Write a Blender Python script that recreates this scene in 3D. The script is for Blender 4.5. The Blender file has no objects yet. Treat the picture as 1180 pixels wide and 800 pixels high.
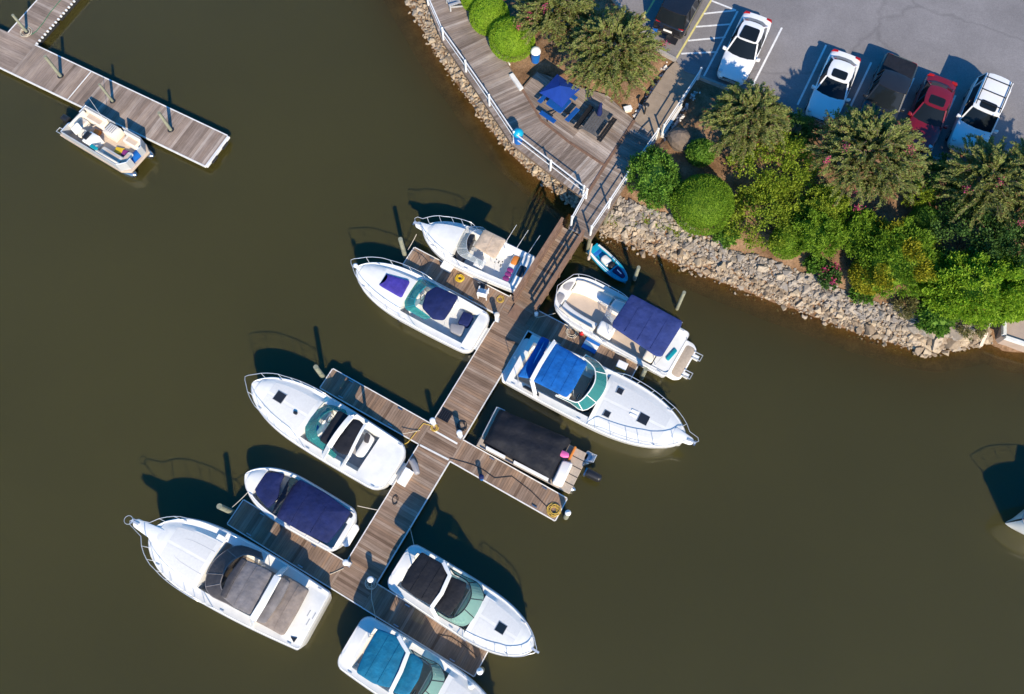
import bpy, bmesh, math, random
import numpy as np
from mathutils import Vector, Matrix
random.seed(7); RNG = np.random.default_rng(7)
SC = bpy.context.scene
COL = SC.collection
# ------------------------------------------------------------------ camera
CAM_H, F_PX, TILT, ROLL = 40.0, 930.0, math.radians(19.656), math.radians(-0.854)
_c, _s = math.cos(TILT), math.sin(TILT)
_X, _U, FWD = Vector((1, 0, 0)), Vector((0, _c, _s)), Vector((0, _s, -_c))
CX = math.cos(ROLL)*_X + math.sin(ROLL)*_U
CU = -math.sin(ROLL)*_X + math.cos(ROLL)*_U
cam = bpy.data.cameras.new('camera'); cam.sensor_width = 36; cam.lens = 36*F_PX/1180; cam.clip_end = 2000
camo = bpy.data.objects.new('camera', cam); COL.objects.link(camo)
camo.matrix_world = Matrix(((CX.x, CU.x, -FWD.x, 0), (CX.y, CU.y, -FWD.y, 0), (CX.z, CU.z, -FWD.z, CAM_H), (0, 0, 0, 1)))
SC.camera = camo
# ------------------------------------------------------------------ light
SUN_EL, SHADOW_AZ = math.radians(33.5), math.radians(103)
w = bpy.data.worlds.new('World'); SC.world = w; w.use_nodes = True
nt = w.node_tree; nt.nodes.clear()
sky = nt.nodes.new('ShaderNodeTexSky'); sky.sky_type = 'NISHITA'; sky.sun_disc = False
sky.sun_elevation = SUN_EL; sky.sun_rotation = math.radians(167); sky.air_density = 1.0; sky.dust_density = 0.5; sky.ozone_density = 3.5
hs = nt.nodes.new('ShaderNodeHueSaturation'); hs.inputs['Saturation'].default_value = 1.5
bg = nt.nodes.new('ShaderNodeBackground'); bg.inputs[1].default_value = 0.15
wo = nt.nodes.new('ShaderNodeOutputWorld')
nt.links.new(sky.outputs[0], hs.inputs['Color']); nt.links.new(hs.outputs[0], bg.inputs[0]); nt.links.new(bg.outputs[0], wo.inputs[0])
sl = bpy.data.lights.new('sun', 'SUN'); sl.energy = 4.65; sl.angle = math.radians(0.53); sl.color = (1.0, 0.86, 0.66)
so = bpy.data.objects.new('sun', sl); COL.objects.link(so)
_t = Vector((math.cos(SHADOW_AZ)*math.cos(SUN_EL), math.sin(SHADOW_AZ)*math.cos(SUN_EL), -math.sin(SUN_EL)))
so.rotation_euler = _t.to_track_quat('-Z', 'Y').to_euler(); so.location = (0, 0, 60)
SC.view_settings.view_transform = 'Standard'; SC.view_settings.look = 'None'
SC.view_settings.exposure = 0.53; SC.view_settings.gamma = 1.0; SC.view_settings.use_curve_mapping = False
# ------------------------------------------------------------------ pixel -> place
WATER, ZB, LOT = -0.45, 1.3, 1.9       # water, boardwalk and car park level; the floating dock's deck is z = 0
def P(px, py, z=0.0):
    d = (px-590)*CX + (400-py)*CU + F_PX*FWD
    t = (z-CAM_H)/d.z
    return Vector((d.x*t, d.y*t, z))
def P2(q, z=0.0): v = P(q[0], q[1], z); return (v.x, v.y)
# ------------------------------------------------------------------ materials
def lin(c): return tuple((x/12.92 if x <= .04045 else ((x+.055)/1.055)**2.4) for x in c)
MAT = {}
def mk(name, col, rough=.5, metal=0, var=.1, scale=2.0, spec=.5, coat=0, isl=None, bump=0, bscale=30, alpha=1):
    if name in MAT: return MAT[name]
    m = bpy.data.materials.new(name); m.use_nodes = True; n = m.node_tree.nodes; l = m.node_tree.links
    b = n['Principled BSDF']; b.inputs['Roughness'].default_value = rough; b.inputs['Metallic'].default_value = metal
    b.inputs['Specular IOR Level'].default_value = spec; b.inputs['Coat Weight'].default_value = coat
    tc = n.new('ShaderNodeTexCoord'); no = n.new('ShaderNodeTexNoise'); no.inputs['Scale'].default_value = scale; no.inputs['Detail'].default_value = 6
    no.inputs['Roughness'].default_value = .65
    l.new(tc.outputs['Object'], no.inputs['Vector'])
    mr = n.new('ShaderNodeMapRange'); mr.inputs[1].default_value = .3; mr.inputs[2].default_value = .7; mr.inputs[3].default_value = 1-var; mr.inputs[4].default_value = 1+var
    l.new(no.outputs['Fac'], mr.inputs[0])
    mx = n.new('ShaderNodeMix'); mx.data_type = 'RGBA'; mx.blend_type = 'MULTIPLY'; mx.inputs[0].default_value = 1
    if isl:
        ge = n.new('ShaderNodeNewGeometry'); rp = n.new('ShaderNodeValToRGB'); cr = rp.color_ramp
        while len(cr.elements) < len(isl): cr.elements.new(.5)
        for i, c in enumerate(isl): cr.elements[i].position = i/(len(isl)-1); cr.elements[i].color = (*c, 1)
        l.new(ge.outputs['Random Per Island'], rp.inputs[0]); l.new(rp.outputs[0], mx.inputs[6])
    else: mx.inputs[6].default_value = (*col, 1)
    cb = n.new('ShaderNodeCombineColor')
    for i in range(3): l.new(mr.outputs[0], cb.inputs[i])
    l.new(cb.outputs[0], mx.inputs[7]); l.new(mx.outputs[2], b.inputs['Base Color'])
    if bump:
        n2 = n.new('ShaderNodeTexNoise'); n2.inputs['Scale'].default_value = bscale; n2.inputs['Detail'].default_value = 5
        bp = n.new('ShaderNodeBump'); bp.inputs['Strength'].default_value = bump; bp.inputs['Distance'].default_value = .05 if name.startswith('canvas') else .02
        l.new(tc.outputs['Object'], n2.inputs['Vector']); l.new(n2.outputs['Fac'], bp.inputs['Height']); l.new(bp.outputs[0], b.inputs['Normal'])
    MAT[name] = m; return m
def glass(name, col, mixf=.55, rough=.05):
    if name in MAT: return MAT[name]
    m = bpy.data.materials.new(name); m.use_nodes = True; n = m.node_tree.nodes; l = m.node_tree.links
    b = n['Principled BSDF']; b.inputs['Base Color'].default_value = (*col, 1); b.inputs['Roughness'].default_value = rough
    tr = n.new('ShaderNodeBsdfTransparent'); tr.inputs[0].default_value = (*[min(1, c*1.6+.25) for c in col], 1)
    mx = n.new('ShaderNodeMixShader'); mx.inputs[0].default_value = mixf
    l.new(tr.outputs[0], mx.inputs[1]); l.new(b.outputs[0], mx.inputs[2]); l.new(mx.outputs[0], n['Material Output'].inputs[0])
    MAT[name] = m; return m
def leafmat(name, cols, tr=.42, rough=.62):
    if name in MAT: return MAT[name]
    m = mk(name, cols[0], rough=rough, var=.30, scale=2.2, isl=cols, spec=.18); n = m.node_tree.nodes; l = m.node_tree.links
    b = n['Principled BSDF']; src = b.inputs['Base Color'].links[0].from_socket
    t = n.new('ShaderNodeBsdfTranslucent'); l.new(src, t.inputs[0]); mx = n.new('ShaderNodeMixShader'); mx.inputs[0].default_value = tr
    l.new(b.outputs[0], mx.inputs[1]); l.new(t.outputs[0], mx.inputs[2]); l.new(mx.outputs[0], n['Material Output'].inputs[0])
    return m
def woodmat(name, cols, ang, stain=.25):
    """weathered boards: a tone for each board, grain along the board, worn pale patches and dark damp ones"""
    if name in MAT: return MAT[name]
    m = mk(name, cols[0], rough=.8, var=stain, scale=.55, isl=cols, spec=.2); n = m.node_tree.nodes; l = m.node_tree.links
    b = n['Principled BSDF']; src = b.inputs['Base Color'].links[0].from_socket
    tc = n.new('ShaderNodeTexCoord'); mp = n.new('ShaderNodeMapping'); mp.inputs['Rotation'].default_value = (0, 0, -ang)
    m2 = n.new('ShaderNodeMapping'); m2.inputs['Scale'].default_value = (1.1, 26, 1)
    no = n.new('ShaderNodeTexNoise'); no.inputs['Scale'].default_value = 1.0; no.inputs['Detail'].default_value = 4
    l.new(tc.outputs['Object'], mp.inputs[0]); l.new(mp.outputs[0], m2.inputs[0]); l.new(m2.outputs[0], no.inputs['Vector'])
    mr = n.new('ShaderNodeMapRange'); mr.inputs[1].default_value = .3; mr.inputs[2].default_value = .72; mr.inputs[3].default_value = .74; mr.inputs[4].default_value = 1.2
    l.new(no.outputs['Fac'], mr.inputs[0]); cb = n.new('ShaderNodeCombineColor')
    for i in range(3): l.new(mr.outputs[0], cb.inputs[i])
    mx = n.new('ShaderNodeMix'); mx.data_type = 'RGBA'; mx.blend_type = 'MULTIPLY'; mx.inputs[0].default_value = 1
    l.new(src, mx.inputs[6]); l.new(cb.outputs[0], mx.inputs[7]); l.new(mx.outputs[2], b.inputs['Base Color'])
    return m
mk('gel', (.80, .795, .765), .25, var=.06, scale=1.6, coat=.3)
mk('gel_deck', (.77, .762, .72), .42, var=.07, scale=2.2)
mk('gel_grey', (.42, .43, .44), .4, var=.06)
mk('floor_grey', (.33, .32, .33), .7, var=.12, scale=6)
mk('floor_tan', (.40, .33, .26), .8, var=.15, scale=8)
mk('nonskid', (.66, .66, .64), .75, var=.06, scale=9)
mk('vinyl_cream', (.72, .66, .56), .45, var=.06)
mk('vinyl_tan', (.55, .44, .34), .5, var=.08)
mk('vinyl_white', (.78, .77, .74), .4, var=.05)
mk('vinyl_grey', (.28, .28, .30), .5, var=.08)
mk('canvas_navy', (.010, .018, .085), .75, var=.24, scale=2.2, spec=.25, bump=.95, bscale=3.2)
mk('canvas_purple', (.06, .045, .30), .75, var=.24, scale=2.2, spec=.2, bump=.95, bscale=3.2)
mk('canvas_indigo', (.029, .046, .165), .8, var=.24, scale=2.2, spec=.2, bump=.95, bscale=3.2)
mk('canvas_blue', (.006, .10, .36), .75, var=.24, scale=2.2, spec=.2, bump=.95, bscale=3.2)
mk('canvas_teal', (.004, .13, .24), .7, var=.24, scale=2.2, spec=.25, bump=.95, bscale=3.2)
mk('canvas_black', (.012, .013, .018), .7, var=.24, scale=2.2, spec=.25, bump=.95, bscale=3.2)
mk('canvas_tan', (.52, .40, .29), .8, var=.24, scale=2.2, spec=.2, bump=.95, bscale=3.2)
mk('canvas_grey', (.17, .16, .165), .75, var=.24, scale=2.2, spec=.2, bump=.95, bscale=3.2)
mk('canvas_dgrey', (.055, .052, .058), .7, var=.24, scale=2.2, spec=.3, bump=.95, bscale=3.2)
mk('canvas_taupe', (.24, .20, .175), .8, var=.24, scale=2.2, spec=.2, bump=.95, bscale=3.2)
mk('steel', (.80, .81, .82), .3, .6, var=.05)
mk('alu', (.50, .52, .55), .35, 1, var=.08)
mk('rubber', (.014, .014, .015), .7, var=.2)
mk('black', (.016, .016, .018), .4, var=.15)
mk('smoke', (.02, .023, .03), .12, var=.1)
mk('white_paint', (.78, .78, .76), .5, var=.07, scale=5)
mk('white_plastic', (.80, .80, .78), .4, var=.04)
mk('trim_white', (.70, .69, .66), .6, var=.16, scale=3)
mk('yellow', (.62, .42, .02), .5, var=.12)
mk('yellow_hose', (.55, .36, .06), .5, var=.15)
mk('rope', (.52, .46, .36), .85, var=.2, scale=20)
mk('blue_plastic', (.01, .12, .42), .45, var=.1)
mk('cyan_plastic', (.005, .32, .50), .35, var=.08)
mk('teal_plastic', (.01, .28, .33), .4, var=.1)
mk('red', (.45, .012, .015), .45, var=.1)
mk('orange', (.62, .20, .03), .6, var=.15)
mk('pink', (.65, .12, .34), .5, var=.12)
mk('magenta', (.20, .025, .15), .6, var=.15)
mk('green', (.02, .16, .09), .5, var=.1)
mk('float_black', (.022, .022, .022), .8, var=.2)
glass('glass_teal', (.05, .29, .29), .52); glass('glass_mint', (.24, .40, .36), .6); glass('glass_clear', (.5, .55, .56), .3)
glass('glass_dark', (.012, .02, .028), .9)
# ------------------------------------------------------------------ mesh builder
def sm_poly(p, n=2, r=None):
    """round the corners of a polygon"""
    r = r or .13*n; q = []
    for i in range(len(p)):
        a, b, c = [Vector(v[:2]) for v in (p[i-1], p[i], p[(i+1) % len(p)])]; la, lc = (a-b).length, (c-b).length
        d = min(r, la*.36, lc*.36); u = b+(a-b)/max(la, 1e-6)*d; w = b+(c-b)/max(lc, 1e-6)*d
        for t in (0, .33, .67, 1): k = u*(1-t)**2+b*2*t*(1-t)+w*t*t; q.append((k.x, k.y))
    return q
def ccw(p):
    a = sum(p[i][0]*p[(i+1) % len(p)][1]-p[(i+1) % len(p)][0]*p[i][1] for i in range(len(p)))
    return list(p) if a > 0 else list(reversed(p))
def inset(p, d):
    n = len(p); out = []
    for i in range(n):
        a, b, c = p[i-1], p[i], p[(i+1) % n]
        e1 = (b[0]-a[0], b[1]-a[1]); e2 = (c[0]-b[0], c[1]-b[1]); l1 = math.hypot(*e1) or 1e-6; l2 = math.hypot(*e2) or 1e-6
        nx, ny = -(e1[1]/l1+e2[1]/l2), e1[0]/l1+e2[0]/l2; k = math.hypot(nx, ny) or 1e-6
        s = min(2.0, 2/k)
        out.append((b[0]+nx/k*d*s, b[1]+ny/k*d*s))
    return out
class M:
    def __init__(s): s.v = []; s.f = []
    def add(s, vs, fs):
        o = len(s.v); s.v += [tuple(v) for v in vs]; s.f += [tuple(i+o for i in f) for f in fs]; return s
    def box(s, c, d, rz=0, ch=0):
        x, y, z = [k/2 for k in d]; ca, sa = math.cos(rz), math.sin(rz)
        R = lambda a, b, e: (c[0]+a*ca-b*sa, c[1]+a*sa+b*ca, c[2]+e)
        if ch:
            return s.prism([R(a, b, 0)[:2] for a, b in ((-x, -y), (x, -y), (x, y), (-x, y))], c[2]-z, c[2]+z, ch, 0)
        vs = [R(a, b, e) for e in (-z, z) for a, b in ((-x, -y), (x, -y), (x, y), (-x, y))]
        return s.add(vs, [(3, 2, 1, 0), (4, 5, 6, 7), (0, 1, 5, 4), (1, 2, 6, 5), (2, 3, 7, 6), (3, 0, 4, 7)])
    def beam(s, a, b, wd, h):
        """a bar of width wd and height h from a to b"""
        a, b = Vector(a), Vector(b); d = (b-a).normalized(); sd = d.cross(Vector((0, 0, 1)))
        if sd.length < .01: sd = Vector((1, 0, 0))
        sd = sd.normalized(); up = sd.cross(d)
        vs = [p+sd*x*wd/2+up*y*h/2 for p in (a, b) for x, y in ((-1, -1), (1, -1), (1, 1), (-1, 1))]
        return s.add(vs, [(0, 1, 2, 3), (7, 6, 5, 4), (0, 4, 5, 1), (1, 5, 6, 2), (2, 6, 7, 3), (3, 7, 4, 0)])
    def tube(s, pts, r, n=6, closed=False):
        pts = [Vector(p) for p in pts]; k = len(pts); rings = []; ref = None
        for i, p in enumerate(pts):
            a = pts[i-1] if (i > 0 or closed) else p; b = pts[(i+1) % k] if (i < k-1 or closed) else p
            d = (b-a); d = d.normalized() if d.length > 1e-6 else Vector((0, 0, 1))
            u = d.cross(Vector((0, 0, 1)) if abs(d.z) < .9 else Vector((1, 0, 0))).normalized(); v = d.cross(u)
            rr = r[i] if isinstance(r, (list, tuple)) else r
            rings.append([p+u*math.cos(t*2*math.pi/n)*rr+v*math.sin(t*2*math.pi/n)*rr for t in range(n)])
        return s.loft(rings, closed_path=closed)
    def loft(s, rings, cap=True, closed_path=False, ring_closed=True):
        n = len(rings[0]); vs = [p for r in rings for p in r]; fs = []; k = len(rings)
        for i in range(k if closed_path else k-1):
            for j in range(n if ring_closed else n-1):
                a, b = i*n+j, i*n+(j+1) % n; c, d = ((i+1) % k)*n+(j+1) % n, ((i+1) % k)*n+j
                fs.append((a, b, c, d))
        if cap and not closed_path and ring_closed: fs += [tuple(reversed(range(n))), tuple(range((k-1)*n, k*n))]
        return s.add(vs, fs)
    def prism(s, poly, z0, z1, ch=0, smooth=0, crown=0):
        p = ccw([tuple(q[:2]) for q in poly])
        if smooth: p = ccw(sm_poly(p, smooth, min(.13*smooth, .3*max(max(a[0] for a in p)-min(a[0] for a in p), max(a[1] for a in p)-min(a[1] for a in p)))))
        rings = [[(x, y, z0) for x, y in p]]
        if ch:
            rings.append([(x, y, z1-ch) for x, y in p]); q = inset(p, ch*.35); rings.append([(x, y, z1-ch*.35) for x, y in q]); q = inset(p, ch); rings.append([(x, y, z1) for x, y in q]); p = q
        else: rings.append([(x, y, z1) for x, y in p])
        if crown:
            cx = sum(a[0] for a in p)/len(p); cy = sum(a[1] for a in p)/len(p)
            for t in (.75, .45, .18): rings.append([(cx+(x-cx)*t, cy+(y-cy)*t, z1+crown*(1-t*t)) for x, y in p])
        return s.loft(rings)
    def lathe(s, c, prof, n=12):
        return s.loft([[(c[0]+r*math.cos(2*math.pi*k/n), c[1]+r*math.sin(2*math.pi*k/n), c[2]+z) for k in range(n)] for r, z in prof])
    def build(s, name, mat, parent=None, smooth=None):
        me = bpy.data.meshes.new(name); me.from_pydata(s.v, [], s.f); me.update()
        bm = bmesh.new(); bm.from_mesh(me); bmesh.ops.recalc_face_normals(bm, faces=bm.faces); bm.to_mesh(me); bm.free()
        if smooth:
            me.polygons.foreach_set('use_smooth', [True]*len(me.polygons)); me.set_sharp_from_angle(angle=math.radians(smooth))
        o = bpy.data.objects.new(name, me); COL.objects.link(o)
        if mat: me.materials.append(MAT[mat] if isinstance(mat, str) else mat)
        if parent: o.parent = parent
        return o
def tag(o, label=None, cat=None, group=None, kind=None):
    if label: o['label'] = label
    if cat: o['category'] = cat
    if group: o['group'] = group
    if kind: o['kind'] = kind
    return o
def empty(name, loc, rz=0, label=None, cat=None, group=None):
    o = bpy.data.objects.new(name, None); o.empty_display_size = .3; COL.objects.link(o); o.location = loc; o.rotation_euler = (0, 0, rz)
    return tag(o, label, cat, group)
def dup(o, parent=None, loc=None, rz=None, label=None):
    c = o.copy(); COL.objects.link(c); c.parent = parent
    if loc is not None: c.location = loc
    if rz is not None: c.rotation_euler = (0, 0, rz)
    if label: c['label'] = label
    for ch in [x for x in o.children]: dup(ch, c)
    return c
class Frame:
    """a thing's own axes: origin o, x forward; L() turns a pixel at local height z into local coordinates"""
    def __init__(s, o, rz): s.o = Vector(o); s.rz = rz; s.c = math.cos(rz); s.s = math.sin(rz)
    def loc(s, v): x, y = v[0]-s.o.x, v[1]-s.o.y; return (x*s.c+y*s.s, -x*s.s+y*s.c)
    def L(s, q, z=0): v = P(q[0], q[1], s.o.z+z); return s.loc(v)
    def L3(s, q, z=0): x, y = s.L(q, z); return (x, y, z)
    def W(s, x, y, z=0): return Vector((s.o.x+x*s.c-y*s.s, s.o.y+x*s.s+y*s.c, s.o.z+z))
def frame_from(a, b, z): 
    A, B = P(*a, z), P(*b, z); return Frame(A, math.atan2(B.y-A.y, B.x-A.x))
def clip(poly, n, d):
    """keep the part with n.p <= d"""
    out = []
    for i in range(len(poly)):
        a, b = poly[i], poly[(i+1) % len(poly)]; da = a[0]*n[0]+a[1]*n[1]-d; db = b[0]*n[0]+b[1]*n[1]-d
        if da <= 0: out.append(a)
        if (da < 0 < db) or (db < 0 < da): t = da/(da-db); out.append((a[0]+(b[0]-a[0])*t, a[1]+(b[1]-a[1])*t))
    return out
def boards(m, poly, ang, z, wd=.14, gap=.012, th=.035, jit=.004):
    """lay boards that run along ang over the polygon"""
    n = (-math.sin(ang), math.cos(ang)); ds = [p[0]*n[0]+p[1]*n[1] for p in poly]; d = min(ds); hi = max(ds)
    while d < hi-.02:
        q = clip(clip(poly, n, d+wd-gap), (-n[0], -n[1]), -d)
        if len(q) >= 3:
            dz = random.uniform(-jit, jit); m.prism(q, z-th, z+dz)
        d += wd
    return m
# ================================================================== SETTING
SHORE_PX = [(425, -75), (448, -35), (468, 0), (484, 27), (499, 54), (517, 82), (538, 111), (561, 143), (588, 176), (619, 204), (646, 226), (672, 246), (695, 268), (722, 281), (770, 299), (826, 322), (880, 343), (930, 361), (985, 382), (1040, 398), (1075, 404), (1108, 398), (1135, 392), (1155, 403), (1185, 407), (1260, 412), (1340, 420)]
SHORE = [P2(q, WATER) for q in SHORE_PX]
LAND = np.array(SHORE + [(400, SHORE[-1][1]), (400, 400), (-400, 400), (SHORE[0][0]-40, SHORE[0][1]+120)])
LOT_PX = [(640, -120), (690, -20), (759, 59), (779, 70), (789, 82), (830, 99), (940, 142), (1050, 178), (1120, 193), (1190, 205), (1400, 240), (1700, -400), (600, -400)]
LOTP = [P2(q, LOT) for q in LOT_PX]
WALK_PX = [[(470, -40), (491, 0), (533, 0), (512, -40)], [(491, 0), (509, 46), (556, 36), (533, 0)], [(509, 46), (535, 84), (580, 66), (556, 36)], [(535, 84), (562, 124), (602, 103), (580, 66)],
           [(562, 124), (590, 166), (624, 139), (602, 103)], [(590, 166), (633, 199), (656, 164), (624, 139)], [(633, 199), (673, 229), (697, 191), (656, 164)]]
PLAT_PX = [[(602, 103), (619, 83), (668, 100), (624, 139)], [(624, 139), (668, 100), (700, 110), (656, 164)], [(656, 164), (700, 110), (731, 139), (697, 191)]]
LEG_PX = [[(655, 264), (690, 203), (724, 208), (681, 276)], [(690, 203), (731, 139), (758, 160), (724, 208)]]
PATH_PX = [(731, 139), (738, 126), (768, 80), (779, 71), (806, 88), (801, 97), (758, 160)]
WALKP = [[P2(q, ZB) for q in p] for p in WALK_PX+PLAT_PX+LEG_PX] + [[P2(q, ZB+.2) for q in PATH_PX]]
def pip(X, Y, poly):
    ins = np.zeros(X.shape, bool); n = len(poly)
    for i in range(n):
        x0, y0 = poly[i]; x1, y1 = poly[(i+1) % n]
        if y0 == y1: continue
        c = ((y0 > Y) != (y1 > Y)) & (X < (x1-x0)*(Y-y0)/(y1-y0)+x0); ins ^= c
    return ins
def sdist(X, Y, poly, closed=True):
    D = np.full(X.shape, 1e9); n = len(poly)
    for i in range(n if closed else n-1):
        x0, y0 = poly[i]; x1, y1 = poly[(i+1) % n]; dx, dy = x1-x0, y1-y0; L = dx*dx+dy*dy+1e-12
        t = np.clip(((X-x0)*dx+(Y-y0)*dy)/L, 0, 1); D = np.minimum(D, np.hypot(X-x0-t*dx, Y-y0-t*dy))
    return D
def ground_h(X, Y):
    X, Y = np.asarray(X, float), np.asarray(Y, float)
    d = sdist(X, Y, LAND); ins = pip(X, Y, LAND); d = np.where(ins, d, -d)
    wob = .10*np.sin(X*1.7+Y*.9)*np.sin(Y*1.3-X*.6)+.06*np.sin(X*3.9+1)*np.sin(Y*4.3)
    h = np.where(d < 0, np.maximum(-3.2, WATER+.27*d), np.where(d < 2.4, WATER+d/2.4*1.6, 1.15+np.minimum(.65, (d-2.4)*.09)))
    h = h+np.where(d > 0, wob*np.clip(d, 0, 1)*.6, 0)
    for p in WALKP:
        near = pip(X, Y, p) | (sdist(X, Y, p) < .45); h = np.where(near, np.minimum(h, ZB-.16), h)
    dl = sdist(X, Y, LOTP); il = pip(X, Y, LOTP); dl = np.where(il, 0, dl)
    k = np.clip(1-dl/1.6, 0, 1); h = np.where(d > 1.5, h*(1-k)+(LOT-.09)*k, h)
    return h
def H1(x, y): return float(ground_h(np.array([x]), np.array([y]))[0])
def grid(ax, ay, keep=None):
    X, Y = np.meshgrid(ax, ay); nx, ny = len(ax), len(ay); return X, Y, nx, ny
def far(a, b, st, ext=(3, 8, 20, 60, 200)):
    core = np.arange(a, b+st, st); return np.concatenate([[a-e for e in reversed(ext)], core, [core[-1]+e for e in ext]])
AX, AY = far(-42, 46, .3), far(2, 62, .3)
GX, GY, NX, NY = grid(AX, AY); GZ = ground_h(GX, GY)
def sheet(name, X, Y, Z, mat, mask=None, attr=None):
    ny, nx = X.shape; me = bpy.data.meshes.new(name)
    co = np.stack([X, Y, Z], -1).reshape(-1, 3); I = np.arange(nx*ny).reshape(ny, nx)
    f = np.stack([I[:-1, :-1], I[:-1, 1:], I[1:, 1:], I[1:, :-1]], -1).reshape(-1, 4)
    if mask is not None: f = f[mask.reshape(-1)[f].any(1)]
    me.vertices.add(len(co)); me.vertices.foreach_set('co', co.ravel()); me.loops.add(f.size); me.loops.foreach_set('vertex_index', f.ravel())
    me.polygons.add(len(f)); me.polygons.foreach_set('loop_start', np.arange(0, f.size, 4)); me.polygons.foreach_set('use_smooth', np.ones(len(f), bool))
    me.update(calc_edges=True)
    if attr is not None:
        a = me.attributes.new('depth', 'FLOAT', 'POINT'); a.data.foreach_set('value', attr.ravel().astype(np.float32))
    me.materials.append(mat); o = bpy.data.objects.new(name, me); COL.objects.link(o); return o
# --- ground: pine straw and mulch on land, brown silt under water
def ground_mat():
    m = bpy.data.materials.new('ground'); m.use_nodes = True; n = m.node_tree.nodes; l = m.node_tree.links; b = n['Principled BSDF']; b.inputs['Roughness'].default_value = .95; b.inputs['Specular IOR Level'].default_value = .1
    tc = n.new('ShaderNodeTexCoord'); n1 = n.new('ShaderNodeTexNoise'); n1.inputs['Scale'].default_value = .9; n1.inputs['Detail'].default_value = 8; n1.inputs['Roughness'].default_value = .7
    n2 = n.new('ShaderNodeTexNoise'); n2.inputs['Scale'].default_value = 11; n2.inputs['Detail'].default_value = 6; n2.inputs['Roughness'].default_value = .8
    l.new(tc.outputs['Object'], n1.inputs[0]); l.new(tc.outputs['Object'], n2.inputs[0])
    r1 = n.new('ShaderNodeValToRGB'); e = r1.color_ramp.elements; e[0].position = .35; e[0].color = (.15, .085, .045, 1); e[1].position = .68; e[1].color = (.33, .215, .135, 1); e2 = r1.color_ramp.elements.new(.52); e2.color = (.25, .15, .085, 1)
    r2 = n.new('ShaderNodeValToRGB'); e = r2.color_ramp.elements; e[0].position = .3; e[0].color = (.45, .45, .45, 1); e[1].position = .7; e[1].color = (1.35, 1.35, 1.35, 1)
    l.new(n1.outputs[0], r1.inputs[0]); l.new(n2.outputs[0], r2.inputs[0])
    mx = n.new('ShaderNodeMix'); mx.data_type = 'RGBA'; mx.blend_type = 'MULTIPLY'; mx.inputs[0].default_value = 1; l.new(r1.outputs[0], mx.inputs[6]); l.new(r2.outputs[0], mx.inputs[7]); l.new(mx.outputs[2], b.inputs['Base Color'])
    bp = n.new('ShaderNodeBump'); bp.inputs['Strength'].default_value = .8; bp.inputs['Distance'].default_value = .05; l.new(n2.outputs[0], bp.inputs['Height']); l.new(bp.outputs[0], b.inputs['Normal'])
    return m
tag(sheet('ground', GX, GY, GZ, ground_mat()), kind='structure')
# --- water: turbid olive, the silt shows through only where it is shallow (Beer-Lambert on the depth)
def water_mat():
    m = bpy.data.materials.new('water'); m.use_nodes = True; n = m.node_tree.nodes; l = m.node_tree.links; b = n['Principled BSDF']
    b.inputs['Roughness'].default_value = .09; b.inputs['IOR'].default_value = 1.33; b.inputs['Subsurface Weight'].default_value = 1; b.inputs['Subsurface Radius'].default_value = (.65, .65, .5); b.inputs['Subsurface Scale'].default_value = 1.0; b.inputs['Specular IOR Level'].default_value = .8
    tc = n.new('ShaderNodeTexCoord'); n1 = n.new('ShaderNodeTexNoise'); n1.inputs['Scale'].default_value = .045; n1.inputs['Detail'].default_value = 4
    l.new(tc.outputs['Object'], n1.inputs[0]); r = n.new('ShaderNodeValToRGB'); e = r.color_ramp.elements; e[0].position = .32; e[0].color = (.0535, .0475, .0125, 1); e[1].position = .7; e[1].color = (.0665, .0585, .0155, 1)
    l.new(n1.outputs[0], r.inputs[0]); l.new(r.outputs[0], b.inputs['Base Color'])
    n2 = n.new('ShaderNodeTexNoise'); n2.inputs['Scale'].default_value = .8; n2.inputs['Detail'].default_value = 5; n2.inputs['Roughness'].default_value = .6; l.new(tc.outputs['Object'], n2.inputs[0])
    bp = n.new('ShaderNodeBump'); bp.inputs['Strength'].default_value = .12; bp.inputs['Distance'].default_value = .06; l.new(n2.outputs[0], bp.inputs['Height']); l.new(bp.outputs[0], b.inputs['Normal'])
    at = n.new('ShaderNodeAttribute'); at.attribute_name = 'depth'; mu = n.new('ShaderNodeMath'); mu.operation = 'MULTIPLY'; mu.inputs[1].default_value = -2.3; ex = n.new('ShaderNodeMath'); ex.operation = 'EXPONENT'
    l.new(at.outputs['Fac'], mu.inputs[0]); l.new(mu.outputs[0], ex.inputs[0]); m8 = n.new('ShaderNodeMath'); m8.operation = 'MULTIPLY'; m8.inputs[1].default_value = .8; l.new(ex.outputs[0], m8.inputs[0])
    tr = n.new('ShaderNodeBsdfTransparent'); tr.inputs[0].default_value = (.70, .60, .40, 1); ms = n.new('ShaderNodeMixShader')
    l.new(m8.outputs[0], ms.inputs[0]); l.new(b.outputs[0], ms.inputs[1]); l.new(tr.outputs[0], ms.inputs[2]); l.new(ms.outputs[0], n['Material Output'].inputs[0])
    return m
AY2 = far(-12, 62, .3); WX, WY, _, _ = grid(AX, AY2); WH = ground_h(WX, WY)
tag(sheet('water', WX, WY, np.full(WX.shape, WATER), water_mat(), mask=WH < WATER+.15, attr=np.maximum(0, WATER-WH)), kind='structure')
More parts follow.
